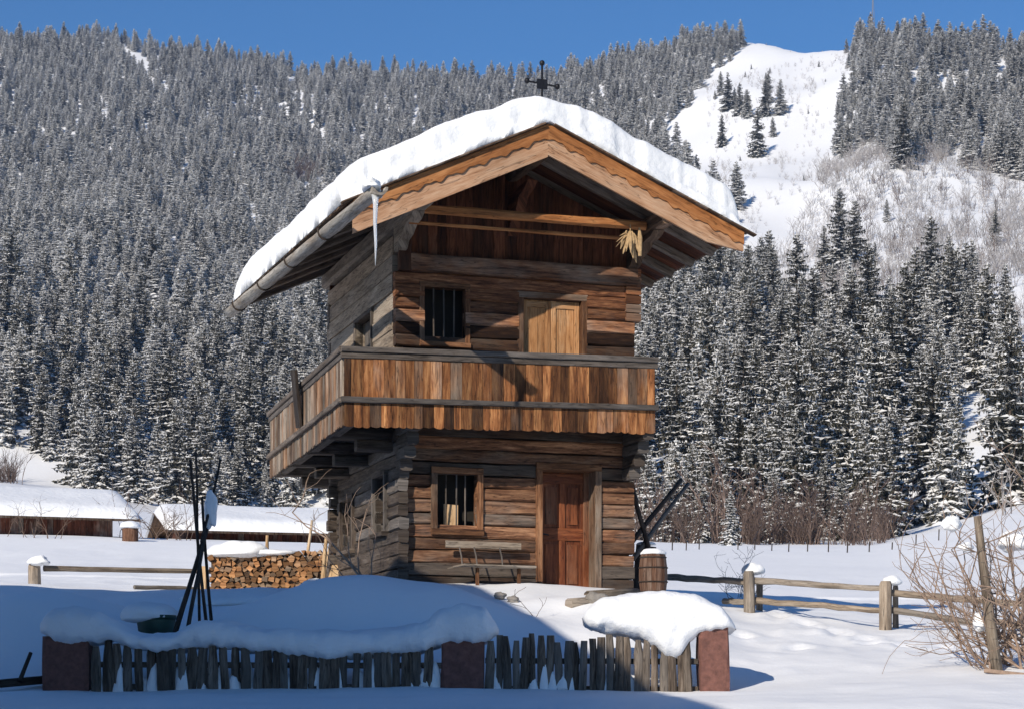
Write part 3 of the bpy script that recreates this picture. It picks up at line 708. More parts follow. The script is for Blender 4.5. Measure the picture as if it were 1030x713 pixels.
def fence_snow(name, prof, label, seed, dep=.36, back=.32):
    """snow cushion lofted along the fence; prof: px, top y, bottom y"""
    pr = np.array(prof, float); xs = np.arange(pr[0, 0], pr[-1, 0]+.1, 2.2); ty = np.interp(xs, pr[:, 0], pr[:, 1]); by = np.interp(xs, pr[:, 0], pr[:, 2])
    for _ in range(3):
        ty[1:-1] = (ty[:-2]+2*ty[1:-1]+ty[2:])/4; by[1:-1] = (by[:-2]+2*by[1:-1]+by[2:])/4
    mb = MB(); mb.smooth = True; rings = []; ns = 22
    for i, x in enumerate(xs):
        e = min(x-xs[0], xs[-1]-x)/16; e = math.sqrt(max(.0, 1-(1-min(1, e))**2)) if e < 1 else 1
        zt = (HY-ty[i])/F*FD; zb = (HY-by[i])/F*FD; zm = zb+(zt-zb)*.45; rg = []
        for q in range(ns):
            th = 2*math.pi*q/ns; c, s_ = math.cos(th), math.sin(th)
            sg = lambda t, p: math.copysign(abs(t)**p, t)
            yy = sg(c, .75); zz = sg(s_, .85)
            dy = (yy*dep if yy < 0 else yy*(dep+back))
            z = zm+(zt-zm)*zz if zz > 0 else zm+(zm-zb)*zz
            p = Vector(((x-CX)/F*FD, FD-.03+dy*(e*.8+.2)+.02, zm+(z-zm)*(e*.85+.15)))
            nn = noise.noise(p*1.9+Vector((seed, 0, 0)))*.055+noise.noise(p*5.5+Vector((0, seed, 0)))*.028+noise.noise(p*13+Vector((0, seed, 0)))*.010
            if zz < .1: p.z -= .035*noise.noise(Vector((p.x*8+seed, p.y*6, 0)))+.02*noise.noise(Vector((p.x*19+seed, p.y*6, 4)))
            p += Vector((0, yy*nn, zz*nn)); rg.append(p)
        rings.append(rg)
    mb.loft(rings); return tag(mb.build(name, M['snow'], fixn=True), label, 'snow')
fence_snow('fence_snow', [(42, 622, 638), (52, 614, 645), (75, 611, 650), (98, 614, 649), (115, 622, 645), (135, 634, 652), (158, 638, 657), (178, 637, 655), (198, 624, 650), (222, 622, 652), (250, 628, 656), (280, 632, 660),
                          (320, 636, 664), (350, 634, 662), (380, 630, 662), (402, 629, 660), (428, 626, 655), (440, 613, 650), (465, 607, 648), (488, 612, 646), (502, 626, 642)],
           'long wavy snow cushion on the left and middle of the picket fence, in shade', 3)
fence_snow('fence_snow', [(586, 612, 630), (598, 605, 634), (618, 599, 638), (640, 596, 641), (658, 595, 648), (670, 596, 660), (680, 597, 662), (692, 599, 648), (706, 602, 637), (722, 608, 637), (733, 618, 637), (741, 628, 638)],
           'sunlit domed snow cushion on the right end of the picket fence', 11, .36, .9)

mb = MB(); mb.smooth = True      # bits of snow lying between the pickets
for i in range(105):
    px = R.uniform(98, 640)
    if 440 < px < 492: continue
    c = fp(px, R.uniform(683, 697)-(6 if R.random() < .25 else 0), FD-.15-R.uniform(0, .05)); rx, rz_ = R.uniform(.04, .12), R.uniform(.06, .30)
    rings = []
    for j in range(6):
        t = j/5; r = math.sqrt(max(.02, 1-t**1.6)); rings.append([c+Vector((math.cos(a)*rx*r*(1+.5*noise.noise(Vector((i, math.cos(a)*2, t*2)))), math.sin(a)*.05*r, (t-.5)*2*rz_)) for a in np.linspace(0, 2*math.pi, 9)[:-1]])
    mb.loft(rings)
o = mb.build('snow_crust', M['snow']); o.location = fo; tag(o, 'small bits of snow stuck between the fence pickets', 'snow', None, 'stuff')

# ------------------------------------------------------------------ bundle of hay poles, left
for (b0, t0, r, lb, d0, d1) in (((176, 634), (212, 520), .05, 'thick dark pole of the pole bundle, its foot farthest left', 25.6, 26.6),
                        ((189, 630), (207, 535), .04, 'short dark pole of the pole bundle, second foot from the left', 25.6, 26.4),
                        ((207, 620), (191, 462), .034, 'tall thin pole of the pole bundle, leaning left at its top', 26.8, 26.0),
                        ((201, 624), (197, 452), .028, 'tallest thin pole of the pole bundle, nearly upright', 26.4, 26.2),
                        ((212, 618), (203, 500), .034, 'dark pole of the pole bundle, foot farthest right', 27.0, 26.2),
                        ((203, 540), (222, 462), .030, 'short pole of the bundle jutting up to the right above the snow clump', 26.2, 26.9)):
    pole('hay_pole', at(b0[0], b0[1]+5, d0), at(t0[0], t0[1], d1), r*.72, lb, 'pole', group='poles of the leaning bundle')
for i in range(7):
    pass
o = blob('snow_clump', at(212, 512, 26.5), .085, .09, .26, 'tall snow clump caught among the tops of the pole bundle', seed=37, amp=.32, flat=1.0)
# green tub under snow
c = gp(157, 25.9, 0); c.z = (HY-634)/F*25.9
mb = MB(); mb.smooth = True; mb.tube([Vector((0, 0, -.2)), Vector((0, 0, .1)), Vector((0, 0, .18))], [.2, .25, .26], 16); mb.tube([Vector((0, 0, .15)), Vector((0, 0, .2))], .275, 16)
o = mb.build('tub', M['green']); o.location = c; tag(o, 'dark green tub half buried in snow behind the picket fence', 'tub')
blob('snow_lump', c+Vector((-.1, .05, .17)), .38, .34, .22, 'rounded snow cap on the dark green tub', seed=41, amp=.15)
blob('snow_mound', gp(250, 29.5, -.1), 1.1, .8, .28, 'low snow mound in front of the woodpile, in shade', seed=43, amp=.15)
# timber at the left edge
mb = MB(); a, b_ = at(-30, 690, 24.3), at(46, 683, 24.9); mb.beam(Vector((0, 0, 0)), b_-a, .1, .1, .01, segs=5, jit=.01); o = mb.build('timber', M['pole']); o.location = a; tag(o, 'dark timber lying in the snow left of the fence pillar', 'timber')
pole('stake', at(20, 685, 24.6), at(31, 656, 24.8), .03, 'short slanting stake by the dark timber left of the fence', 'stake')

# ------------------------------------------------------------------ woodpile and planks by the left wall
WD = 37.5
pile = empty('woodpile', at(265, 600, WD), 0, 'neat stack of split firewood logs left of the granary', 'woodpile')
po = Vector(pile.location); mb = MB()
x0, x1, zb_, zt_ = (209-CX)/F*WD, (336-CX)/F*WD, (HY-606)/F*WD, (HY-556)/F*WD
z = zb_; rowi = 0
while z < zt_:
    x = x0+(rowi % 2)*.05; hrow = R.uniform(.085, .12)
    while x < x1:
        w = R.uniform(.08, .15); k = R.choice((3, 4, 4, 5)); r = w*.60; a0 = R.uniform(0, 6.28); dv = R.uniform(-.05, .05)
        c = Vector((x+w/2, WD+dv, z+hrow/2+R.uniform(-.015, .015)))-po; rg = []
        for q in range(k):
            th = a0+2*math.pi*q/k+R.uniform(-.25, .25); rg.append(Vector((math.cos(th)*r, 0, math.sin(th)*r*hrow/w*1.05)))
        lean = Vector((R.uniform(-.02, .02), .45, R.uniform(-.01, .01)))
        rn = mb.rnd(); mb.loft([[c+p for p in rg][::-1], [c+p+lean for p in rg][::-1]], rn=rn); x += w*.97
    z += hrow*.93; rowi += 1
mc = MB(); mc.beam(Vector(((x0+x1)/2, WD+.32, zb_))-po, Vector(((x0+x1)/2, WD+.32, zt_-.06))-po, x1-x0-.1, .5, .02, up=(0, 1, 0)); mc.build('dark_pile_backing', M['bark'], pile)  # dark block added behind the logs, standing in for shade in the gaps
lg = mb.build('split_logs', M['split'], pile); lg['kind'] = 'stuff'
mb = MB(); mb.beam(Vector((x0-.08, WD-.05, zb_-.1))-po, Vector((x0-.07, WD-.05, zt_-.25))-po, .11, .1, .01, up=(0, 1, 0)); mb.build('end_stake', M['planks'], pile)
blob('snow_lump', Vector(((238-CX)/F*WD, WD+.2, zt_-.01)), .62, .4, .26, 'thick snow heap on the left half of the woodpile', seed=51, amp=.25, flat=.3)
blob('snow_lump', Vector(((272-CX)/F*WD, WD+.2, zt_-.01)), .52, .34, .11, 'thin snow strip on the middle of the woodpile', seed=53, amp=.25, flat=.3)
pole('leaning_pole', at(328, 582, 36.2), at(334, 536, 36.6), .045, 'pale peeled pole leaning at the right end of the woodpile, right of two', mat='planks')
pole('leaning_pole', at(325, 584, 36.0), at(328, 540, 36.3), .045, 'pale peeled pole at the right end of the woodpile, left of two', mat='planks')
pole('leaning_pole', at(309, 560, 38.4), at(314, 523, 38.6), .035, 'thin pale stake sticking up behind the woodpile near the granary', mat='planks')
pole('leaning_pole', at(269, 556, 38.6), at(269, 538, 38.6), .04, 'short pale stake top behind the snow on the woodpile', mat='planks')
mb = MB(); a, b_ = at(332, 592, 34.6), at(340, 565, 35.0); mb.beam(Vector((0, 0, 0)), b_-a, .17, .04, .006, up=(0, 1, 0)); o = mb.build('leaning_board', M['planks']); o.location = a; tag(o, 'short pale board leaning on the left wall of the granary', 'board')
blob('snow_mound', at(318, 591, 33.0), .27, .2, .15, 'small snow hump at the foot of the leaning board, left of the granary', seed=55, amp=.25)

# ------------------------------------------------------------------ rail fences
def rail_fence(name, label, posts, rails, ref, r=.075):
    t = empty(name, ref, 0, label, 'fence'); o_ = Vector(ref)
    for (px, yt, yb, d, w) in posts:
        mb = MB(); mb.smooth = False; a, b_ = at(px, yb+8, d)-o_, at(px+R.uniform(-1, 1), yt, d)-o_
        mb.tube([a, a.lerp(b_, .4), a.lerp(b_, .93), b_], [w, w*.98, w*.95, w*.75], 8, jit=.15); mb.build('post', M['postwood'], t)
    for (p0, y0, d0, p1, y1, d1, rr) in rails:
        mb = MB(); a, b_ = at(p0, y0, d0)-o_, at(p1, y1, d1)-o_; n = 9
        pts = [a.lerp(b_, k/n)+Vector((0, 0, .025*noise.noise(Vector((p0+k*.7, y0, 0))))) for k in range(n+1)]
        mb.tube(pts, list(np.linspace(rr, rr*.8, n+1)), 7, jit=.2); mb.build('rail', M['postwood'], t)
    return t
rail_fence('rail_fence', 'grey post and rail fence crossing the sunny yard, right of the granary',
           [(754, 574, 616, 34.5, .10), (764, 583, 616, 35.0, .06), (891, 584, 627, 32.6, .11), (901, 588, 624, 33.1, .05), (1034, 590, 632, 31.2, .1)],
           [(672, 580, 36.0, 756, 585, 34.7, .065), (750, 583, 34.7, 892, 592, 32.8, .06), (896, 596, 32.8, 1040, 608, 31.1, .06),
            (728, 604, 35.2, 760, 606, 34.7, .06), (752, 603, 34.7, 892, 614, 32.8, .06), (890, 612, 32.8, 980, 626, 31.8, .06), (985, 622, 31.7, 1045, 632, 31.1, .06)], at(800, 615, 39))
blob('snow_lump', at(757, 575, 34.7), .2, .16, .16, 'snow cap on the left post of the right rail fence', seed=61)
blob('snow_lump', at(897, 586, 32.9), .17, .14, .12, 'snow cap on the middle post of the right rail fence', seed=62)
rail_fence('rail_fence', 'single rail fence with one stout post on the sunny meadow, left of the pole bundle',
           [(35, 566, 600, 36.5, .12)], [(44, 571, 36.6, 240, 575, 38.6, .055), (135, 590, 36.9, 240, 592, 38.6, .04)], at(100, 590, 37))
blob('snow_lump', at(39, 566, 36.4), .19, .15, .13, 'snow cap on the stout post of the left rail fence', seed=63, amp=.3)

# ------------------------------------------------------------------ barns in the distance
def barn(name, label, slabel, c0, rz_, L_, Wd, zwall, pitch, wallm, ov=.8):
    t = empty(name, c0, rz_, label, 'barn'); h = Wd/2*pitch
    mb = MB(); u = 0
    while u < L_: 
        w = R.uniform(.16, .26); mb.beam(Vector((u+w/2, 0, -1.5)), Vector((u+w/2, 0, zwall)), w-.01, .05, .006, up=(0, 1, 0)); u += w
    mb.build('wall', wallm, t)
    for x in (.02, L_-.02):
        mb = MB(); mb.prism([Vector((x, .03, -1.5)), Vector((x, Wd, -1.5)), Vector((x, Wd, zwall)), Vector((x, Wd/2, zwall+h-.1)), Vector((x, .03, zwall))], (.04 if x < 1 else -.04, 0, 0), uvdir=(0, 0, 1)); mb.build('gable_wall', wallm, t)
    mb = MB(); mb.beam(Vector((0, Wd, zwall/2-.75)), Vector((L_, Wd, zwall/2-.75)), .05, zwall+1.5, .006); mb.build('wall', wallm, t)
    mb = MB(); e = .9
    for s_ in (0, 1):
        y0, y1 = (-e, Wd/2) if s_ == 0 else (Wd+e, Wd/2)
        mb.prism([Vector((-ov, y0, zwall-e*pitch)), Vector((-ov, y1, zwall+h)), Vector((-ov, y1, zwall+h+.1)), Vector((-ov, y0, zwall-e*pitch+.1))], (L_+2*ov, 0, 0), uvdir=(1, 0, 0))
    mb.build('roof', M['roofwood'], t)
    mb = MB(); mb.smooth = True; rings = []; nx = 50
    for i in range(nx+1):
        x = -ov-.1+(L_+2*ov+.2)*i/nx; ed = min(i, nx-i)/2; k = min(1, ed); rg = []
        for q in range(25):
            tq = q/24; y = -e-.1+(Wd+2*e+.2)*tq; zz = zwall+h-abs(y-Wd/2)*pitch
            zz = min(zz, zwall+h-.1-.0*abs(y))
            rim = math.sqrt(max(0, 1-(1-min(1, min(tq, 1-tq)*14))**2))
            rg.append(Vector((x, y, zz+.11+(.36+.07*noise.noise(Vector((x*.4, y*.5, 3)))+.03*noise.noise(Vector((x*1.3, y*1.3, 3))))*rim*math.sqrt(max(0, 1-(1-k)**2)))))
        for q in range(24, -1, -1):
            y = -e-.1+(Wd+2*e+.2)*q/24; rg.append(Vector((x, y, zwall+h-abs(y-Wd/2)*pitch+.1)))
        rings.append(rg)
    mb.loft(rings); o = mb.build('barn_snow', M['snow'], fixn=True); o.location = c0; o.rotation_euler.z = rz_; tag(o, slabel, 'snow')
    return t
bz = 70.
b0 = at(-190, 540, bz); barn('barn', 'long dark red timber barn under a snowy roof at the left edge', 'smooth snow sheet on the roof of the left barn', Vector((b0.x, b0.y-4.0, 5.55)), math.radians(20), 11.3, 7.6, .75, .25, M['barn'])
b1 = at(188, 551, 74.); barn('barn', 'low barn behind the woodpile with snowy roof, right of the other barn', 'smooth snow sheet on the roof of the barn behind the woodpile', Vector((b1.x, b1.y, 5.68)), math.radians(16), 10., 7.0, .55, .24, M['barn'])
c = at(131, 545, 66); mb = MB(); mb.smooth = True; mb.tube([Vector((0, 0, -.4)), Vector((0, 0, .5))], .27, 12); o = mb.build('post_stump', M['barrel']); o.location = c; tag(o, 'squat reddish stump with round snow cap beside the left barn', 'stump')
blob('snow_lump', c+Vector((0, 0, .5)), .36, .36, .2, 'round snow cap on the squat stump beside the left barn', seed=71, amp=.1)

# ------------------------------------------------------------------ shrubs
def shrub(name, base, shoots, label, mat, seed, snow=0):
    rr = random.Random(seed); t = empty(name, base, 0, label, 'shrub'); mb = MB(); mb.smooth = True; tips = []
    def grow(p, d, l, r, depth):
        n = 5; pts = [p]; q = p.copy(); dd = d.copy()
        for i in range(n):
            dd = (dd+Vector((rr.gauss(0, .24), rr.gauss(0, .2), rr.gauss(.02, .14)))).normalized(); q = q+dd*l/n; pts.append(q.copy())
        mb.tube(pts, list(np.linspace(r, max(.0028, r*.45), n+1)), 5 if r > .008 else 4, caps=False); tips.append(q)
        if depth > 0:
            for k in range(rr.randint(2, 4)):
                i = rr.randint(1, n); nd = (dd+Vector((rr.gauss(0, .6), rr.gauss(0, .6), rr.gauss(.1, .4)))).normalized()
                grow(pts[i], nd, l*rr.uniform(.4, .65), max(.003, r*.5), depth-1)
    for (p, d, l, r, dep) in shoots: grow(Vector(p), Vector(d).normalized(), l, r, dep)
    mb.build('branches', mat, t); return t, tips
sb = gp(1018, 25.2, -.05); sh = []
rr = random.Random(5)
for i in range(30):
    x = rr.uniform(-.35, .9); sh.append(((x, rr.uniform(-.3, .9), 0), (rr.gauss(-.25, .45), rr.gauss(0, .3), 1.), rr.uniform(1.0, 2.1), rr.uniform(.012, .022), 2))
for i in range(12):
    sh.append(((rr.uniform(-.2, .3), rr.uniform(0, .6), rr.uniform(0, .5)), (-1., rr.gauss(0, .3), rr.uniform(.1, .8)), rr.uniform(.7, 1.1), .009, 2))
for i in range(4):
    sh.append(((.35+.1*i, rr.uniform(-.3, .1), .0), (-.75, 0, 1.), 1.1, .03, 2))
_, tips = shrub('bare_shrub', sb, sh, 'large bare tan shrub tangled round a wooden stake at the right edge', M['twig'], 5)
for i, (px, py, d, rx, rz_, lb) in enumerate(((957, 527, 25.6, .12, .11, 'upper left snow ball caught in the bare shrub at the right edge'), (986, 608+18, 25.3, .1, .14, 'low snow clump in the fork of the bare shrub, beside the stake foot'), (972, 550, 25.6, .09, .06, 'flat snow patch in the bare shrub below the upper snow ball'),
                                             (1020, 545, 25.9, .22, .16, 'broad snow patch in the bare shrub right of the stake top'))):
    blob('snow_clump', at(px, py, d), rx, rx, rz_, lb, seed=80+i, amp=.3, flat=.8)
pole('stake', at(1004, 676, 25.0), at(982, 519, 25.1), .075, 'weathered leaning stake inside the bare shrub at the right edge', 'stake', 'postwood', r2=.05)
mb = MB(); a, b_ = at(990, 674, 24.8), at(1035, 679, 24.6); mb.beam(Vector((0, 0, 0)), b_-a, .05, .05, .01, segs=4, jit=.01); o = mb.build('timber', M['twig']); o.location = a; tag(o, 'thin timber lying in the snow at the foot of the leaning stake', 'timber')
# sapling by the left wall
sap = HM @ P(-.45, .1, 1.72)
sh = [((0, 0, 0), (-.35, .2, 1), 1.9, .02, 2), ((.03, 0, 0), (-.75, .3, 1), 1.5, .014, 2), ((.05, 0, 0), (.7, -.2, 1), 1.1, .012, 1), ((-.1, .3, 0), (-.3, .3, 1), 1.3, .014, 2), ((-.25, .6, 0), (-.6, .2, 1), 1.0, .01, 2)]
shrub('bare_sapling', sap, sh, 'thin bare sapling in front of the left granary wall', M['twig'], 12)
shrub('weed_stalks', gp(537, 28.2, -.02), [((0, 0, 0), (-.3, 0, 1), .42, .005, 1), ((.02, 0, 0), (.25, 0, 1), .25, .004, 1)], 'thin dry weed stalks in the snow before the door', M['darktwig'], 17)
shrub('bare_bush', gp(750, 41.5, -.05), [((rr.uniform(-.3, .3), 0, 0), (rr.gauss(0, .3), rr.gauss(0, .2), 1), rr.uniform(.5, 1.0), .008, 2) for i in range(12)], 'small twiggy bush behind the left post of the right rail fence', M['frost'], 18)
shrub('bare_bush', gp(36, 66, -.05), [((rr.uniform(-1, 1), 0, 0), (rr.gauss(0, .4), rr.gauss(0, .2), 1), rr.uniform(.6, 1.1), .012, 2) for i in range(9)], 'bare twiggy bush in front of the left barn wall', M['darktwig'], 19)
shrub('bare_bush', gp(152, 70, -.05), [((rr.uniform(-1.3, 1.3), rr.uniform(-1, 1), 0), (rr.gauss(0, .4), rr.gauss(0, .2), 1), rr.uniform(.8, 1.7), .016, 2) for i in range(22)], 'bare bushy thicket in the gap between the two barns', M['darktwig'], 23)

# ------------------------------------------------------------------ neighbouring farmhouse (left of the frame; its shadow falls on the yard)
fh = empty('farmhouse', (-13.18, 5.39, -1.2), math.radians(4.4), 'large timber farmhouse with snowy roof, left of the yard outside the frame', 'house')
mb = MB()
X0, X1, Y0, Y1, ZE = -.2, 7.2, .0, 14.1, 8.5
for (a, b_) in (((X0, Y0), (X1, Y0)), ((X1, Y0), (X1, Y1)), ((X1, Y1), (X0, Y1)), ((X0, Y1), (X0, Y0))):
    mb.beam(Vector((*a, 1.2)), Vector((*b_, 1.2)), .3, 3.6, .01)
mb.build('ground_floor_wall', M['plaster'], fh)
mb = MB()
for (a, b_) in (((X0, Y0), (X1, Y0)), ((X1, Y0), (X1, Y1)), ((X1, Y1), (X0, Y1)), ((X0, Y1), (X0, Y0))):
    for k in range(23): mb.beam(Vector((*a, 3.1+.24*k)), Vector((*b_, 3.1+.24*k)), .26, .235, .02)
for y in (Y0, Y1): mb.prism([Vector((X0, y, ZE)), Vector((X1, y, ZE)), Vector(((X0+X1)/2, y, ZE+1.7))], (0, .1 if y == Y0 else -.1, 0), uvdir=(0, 0, 1))
mb.build('timber_wall', M['darklog'], fh)
xm = (X0+X1)/2
mb = MB()
for s_ in (-1, 1): mb.prism([Vector((xm+s_*4.6, -1.2, ZE+.0)), Vector((xm, -1.2, ZE+1.85)), Vector((xm, -1.2, ZE+2.0)), Vector((xm+s_*4.6, -1.2, ZE+.15))], (0, 16.2, 0), uvdir=(0, 1, 0))
mb.build('roof', M['roofwood'], fh)
for i, y in enumerate((2., 5., 8., 11.)):
    for z in (1.2, 4.2, 6.6):
        mb = MB(); mb.beam(Vector((X1+.16, y, z)), Vector((X1+.16, y+1., z)), .08, 1.2, .01); w = mb.build('window', M['frame'], fh)
        mb = MB(); mb.beam(Vector((X1+.2, y+.1, z)), Vector((X1+.2, y+.9, z)), .02, 1.0, .004); mb.build('pane', M['glass'], w)
mb = MB(); mb.smooth = True; rings = []
for i in range(25):
    y = -1.3+16.4*i/24; k = math.sqrt(max(0, 1-(1-min(1, min(i, 24-i)/1.5))**2)); rg = []
    for q in range(21):
        t = q/20; x = xm-4.7+9.4*t; rim = math.sqrt(max(0, 1-(1-min(1, min(t, 1-t)*14))**2)); rg.append(Vector((x, y, ZE+2.0-abs(x-xm)*.402+.02+.42*rim*k)))
    for q in range(20, -1, -1): x = xm-4.7+9.4*q/20; rg.append(Vector((x, y, ZE+2.0-abs(x-xm)*.402+.01)))
    rings.append(rg)
mb.loft(rings); o = mb.build('farmhouse_snow', M['snow'], fixn=True); o.location = fh.location; o.rotation_euler = fh.rotation_euler; tag(o, 'snow on the roof of the farmhouse left of the yard', 'snow')

# ------------------------------------------------------------------ forest
def make_spruce(seed, height=20., snow=.75, spread=.17, frost=.4, nW=26, pad=1.):
    rr = random.Random(seed); mb = MB()
    for w in range(nW):
        t = (w+.3)/nW; z = height*(.05+.93*t**.95); rad = height*spread*(1-t)**.72*rr.uniform(.85, 1.12)+.34
        nb = max(5, int(10-4*t))
        for b_ in range(nb):
            az = rr.uniform(0, 6.28); l = rad*rr.uniform(.65, 1.18); ca, sa = math.cos(az), math.sin(az)
            droop = rr.uniform(.30, .55)*(1-.7*t); lift = .45*t; zj = z+rr.uniform(-.2, .2)
            def pt(s, side, dz):
                x = l*s; zz = zj+lift*x*.6-droop*l*(s**1.3)+.12*l*max(0, s-.75)*2+dz
                return Vector((ca*x-sa*side, sa*x+ca*side, zz))
            wd = l*.28+.16; m_ = 5
            for k in range(m_):
                s0, s1 = k/m_, (k+1)/m_; ww = wd*(1.05-.6*s1)*rr.uniform(.7, 1.25)
                for sg in (-1, 1):
                    hang = -rr.uniform(.12, .4)*(.5+ww)
                    mb.cm = 2 if rr.random() < frost else 0
                    mb.quad(pt(s0, 0, 0), pt(s1+.06, 0, 0), pt(s0+.75/m_, sg*ww, hang), None, (0, t, 0))
                    mb.cm = 2 if rr.random() < frost*.5 else 0
                    mb.quad(pt(s0+.05, 0, 0), pt(s1, 0, -.02), pt(s0+.5/m_, sg*ww*.4, hang*1.9-.15), None, (0, t, 0))
            mb.cm = 1
            s = rr.uniform(.08, .25)
            while s < .98:
                e = min(1.06, s+rr.uniform(.2, .5))
                if rr.random() < snow:
                    ww = pad*wd*(1.1-.65*(s+e)/2)*rr.uniform(.5, 1.05); th = .08+.06*ww
                    a0, a1 = pt(s, 0, th), pt(e, 0, th*.4-.03); mid = (s+e)/2
                    mb.quad(a0, pt(mid, -ww, -.22*ww), a1, pt(mid, ww*.9, -.22*ww), (0, 0, 0))
                    if rr.random() < .45+.3*pad:      # the thick rounded front of the pad
                        mb.quad(pt(mid, -ww*.8, -.2*ww), pt(e, 0, -.22-.1*ww), pt(mid, ww*.8, -.2*ww), None, (0, 0, 0))
                s = e+rr.uniform(.0, .1)
    tp = height*.98
    mb.cm = 2; mb.tube([Vector((0, 0, tp-.9)), Vector((0, 0, tp+.1))], [.2, .06], 4)
    return mb
crowns = []; trunks = []
PR = [(1, 20, .85, .20, .42, 27, 1.), (2, 21, .72, .215, .3, 25, .9), (3, 19, .95, .195, .65, 26, 1.3), (4, 22, .78, .205, .34, 28, .95), (5, 17, .95, .22, .55, 23, 1.3), (6, 20, .72, .19, .33, 27, .95), (7, 17, 1., .22, .9, 20, 2.0), (8, 16, 1., .245, .86, 19, 2.1)]
protos = []
for sd, hgt, sn, sp, fr, nw_, pd in PR:
    mbc = make_spruce(sd, hgt, sn, sp, fr, nw_, pd)
    t = bpy.data.objects.new('spruce', None); COL.objects.link(t); t.empty_display_size = 1
    cr = mbc.build('crown', [M['needle'], M['treesnow'], M['frostneedle']], t)
    mb = MB(); mb.smooth = True; mb.tube([Vector((0, 0, -1.5)), Vector((0, 0, 1)), Vector((0, 0, hgt*.5)), Vector((0, 0, hgt*.97))], [.34, .28, .17, .03], 7); tr = mb.build('trunk', M['bark'], t)
    protos.append((t, cr, tr))
def inpoly(x, y, poly):
    c = False; n = len(poly); j = n-1
    for i in range(n):
        xi, yi = poly[i]; xj, yj = poly[j]
        if (yi > y) != (yj > y) and x < (xj-xi)*(y-yi)/(yj-yi)+xi: c = not c
        j = i
    return c
SNOWF = [(758, 38), (856, 36), (854, 84), (838, 128), (832, 172), (818, 205), (820, 235), (790, 268), (744, 262), (728, 215), (700, 186), (672, 146), (694, 100), (728, 72)]
BRUSH = [(752, 262), (790, 250), (815, 205), (824, 172), (850, 162), (875, 146), (909, 172), (934, 154), (976, 168), (1014, 184), (1060, 184), (1400, 190), (1400, 430), (1018, 430), (1010, 330), (940, 318), (880, 330), (800, 340), (740, 300)]
CLEAR = [[(108, 52), (125, 47), (142, 58), (156, 66), (150, 70), (128, 63)], [(286, 80), (297, 78), (297, 92), (286, 90)], [(-60, 498), (-60, 470), (30, 474), (44, 500)], [(245, 222), (256, 215), (262, 228), (250, 234)]]
def proj(x, y, z): return CX+x/y*F, HY-z/y*F
trees = []; thick = []
rt = random.Random(99)
y = 150.; sp = 6.6
def addtree(x, y, hs, kind=None):
    z = H(x, y); trees.append((x, y, z, hs, (rt.choice((6, 7, 6, 7, 4, 6, 7, 2)) if z > 50+70*rt.random() else rt.randrange(6)) if kind is None else kind, rt.uniform(0, 6.28)))
y = 150.
while y < 1520:
    spy = sp*(1 if y < 500 else 1.0+.25*(y-500)/1000)
    kx = .42 if y < 700 else .36
    x = -kx*y
    while x < kx*y:
        xx = x+rt.uniform(-.48, .48)*spy; yy = y+rt.uniform(-.48, .48)*spy; x += spy
        z = H(xx, yy); px, py = proj(xx, yy, z)
        edge = 172+26*noise.noise(Vector((xx*.03, 0, 5)))
        edge += max(0, min(1, (640-px)/340))*150+(20 if px < 50 else 0)
        if yy < edge: continue
        if any(inpoly(px, py, c) for c in CLEAR): continue
        px += 9*noise.noise(Vector((px*.05, py*.06, 7)))+5*noise.noise(Vector((px*.2, py*.2, 1))); py += 5*noise.noise(Vector((px*.06, py*.06, 17)))
        lo = noise.noise(Vector((xx*.02, yy*.012, 1)))
        hs = rt.uniform(.62, 1.08)*(1.08 if yy < 320 else .92)*(1 if yy < 700 else .9)
        if rt.random() < .12: hs *= .6
        if px > 620 and yy < 330: hs *= .77
        if yy < 420 and rt.random() < .25: continue
        if yy > 500: hs *= rt.choice((.62, .8, .95, 1.1, 1.25))
        if px > 1014 and yy < 340: hs *= .6
        if inpoly(px, py, SNOWF):
            q = noise.noise(Vector((px*.03, py*.025, 4)))
            if 706 < px < 778 and 82 < py < 150 and rt.random() < .14: addtree(xx, yy, hs*rt.uniform(.45, .9))
            elif rt.random() < .05: addtree(xx, yy, hs*rt.uniform(.08, .34))
            continue
        if inpoly(px, py, BRUSH):
            if rt.random() < .004: addtree(xx, yy, hs*rt.uniform(.3, .7))
            continue
        addtree(xx, yy, hs)
    y += spy
def at_ground(px, py):
    """point of the ground seen at that place of the picture"""
    k = (px-CX)/F; best = None
    for d in np.geomspace(210, 1450, 400):
        yy = HY-H(k*d, d)/d*F
        if yy <= py: return k*d, d
    return k*1400, 1400
extra = []
for (px, py, hpx, lab) in ((785, 116, 44, 'lone tall spruce in the middle of the white clearing high on the slope'), (741, 212, 64, 'spruce on the left margin of the white clearing, just above the roof end'),
                      (845, 278, 92, 'tallest spruce of the pair standing in front of the brushy slope'), (860, 282, 78, 'shorter spruce of the pair standing in front of the brushy slope'), (829, 285, 60, 'small spruce left of the pair in front of the brushy slope'),
                      (762, 160, 48, None), (726, 150, 34, None), (752, 120, 36, None), (744, 116, 40, None), (732, 112, 38, None), (770, 120, 36, None), (880, 268, 30, None), (935, 300, 62, 'left spruce of three dark ones before the brushy slope at right'),
                      (954, 308, 72, 'middle and tallest spruce of three dark ones before the brushy slope at right'), (978, 310, 74, 'right spruce of three dark ones before the brushy slope at right'), (909, 170, 66, 'spruce reaching lowest into the brush from the upper wood'), (853, 158, 36, None)):
    x, yv = at_ground(px, py); hs = hpx*yv/F/20
    if lab: extra.append((x, yv, H(x, yv), hs, 6+len(extra) % 2 if len(extra) < 2 else rt.randrange(6), rt.uniform(0, 6.28), lab))
    else: trees.append((x, yv, H(x, yv), hs, rt.randrange(6), rt.uniform(0, 6.28)))
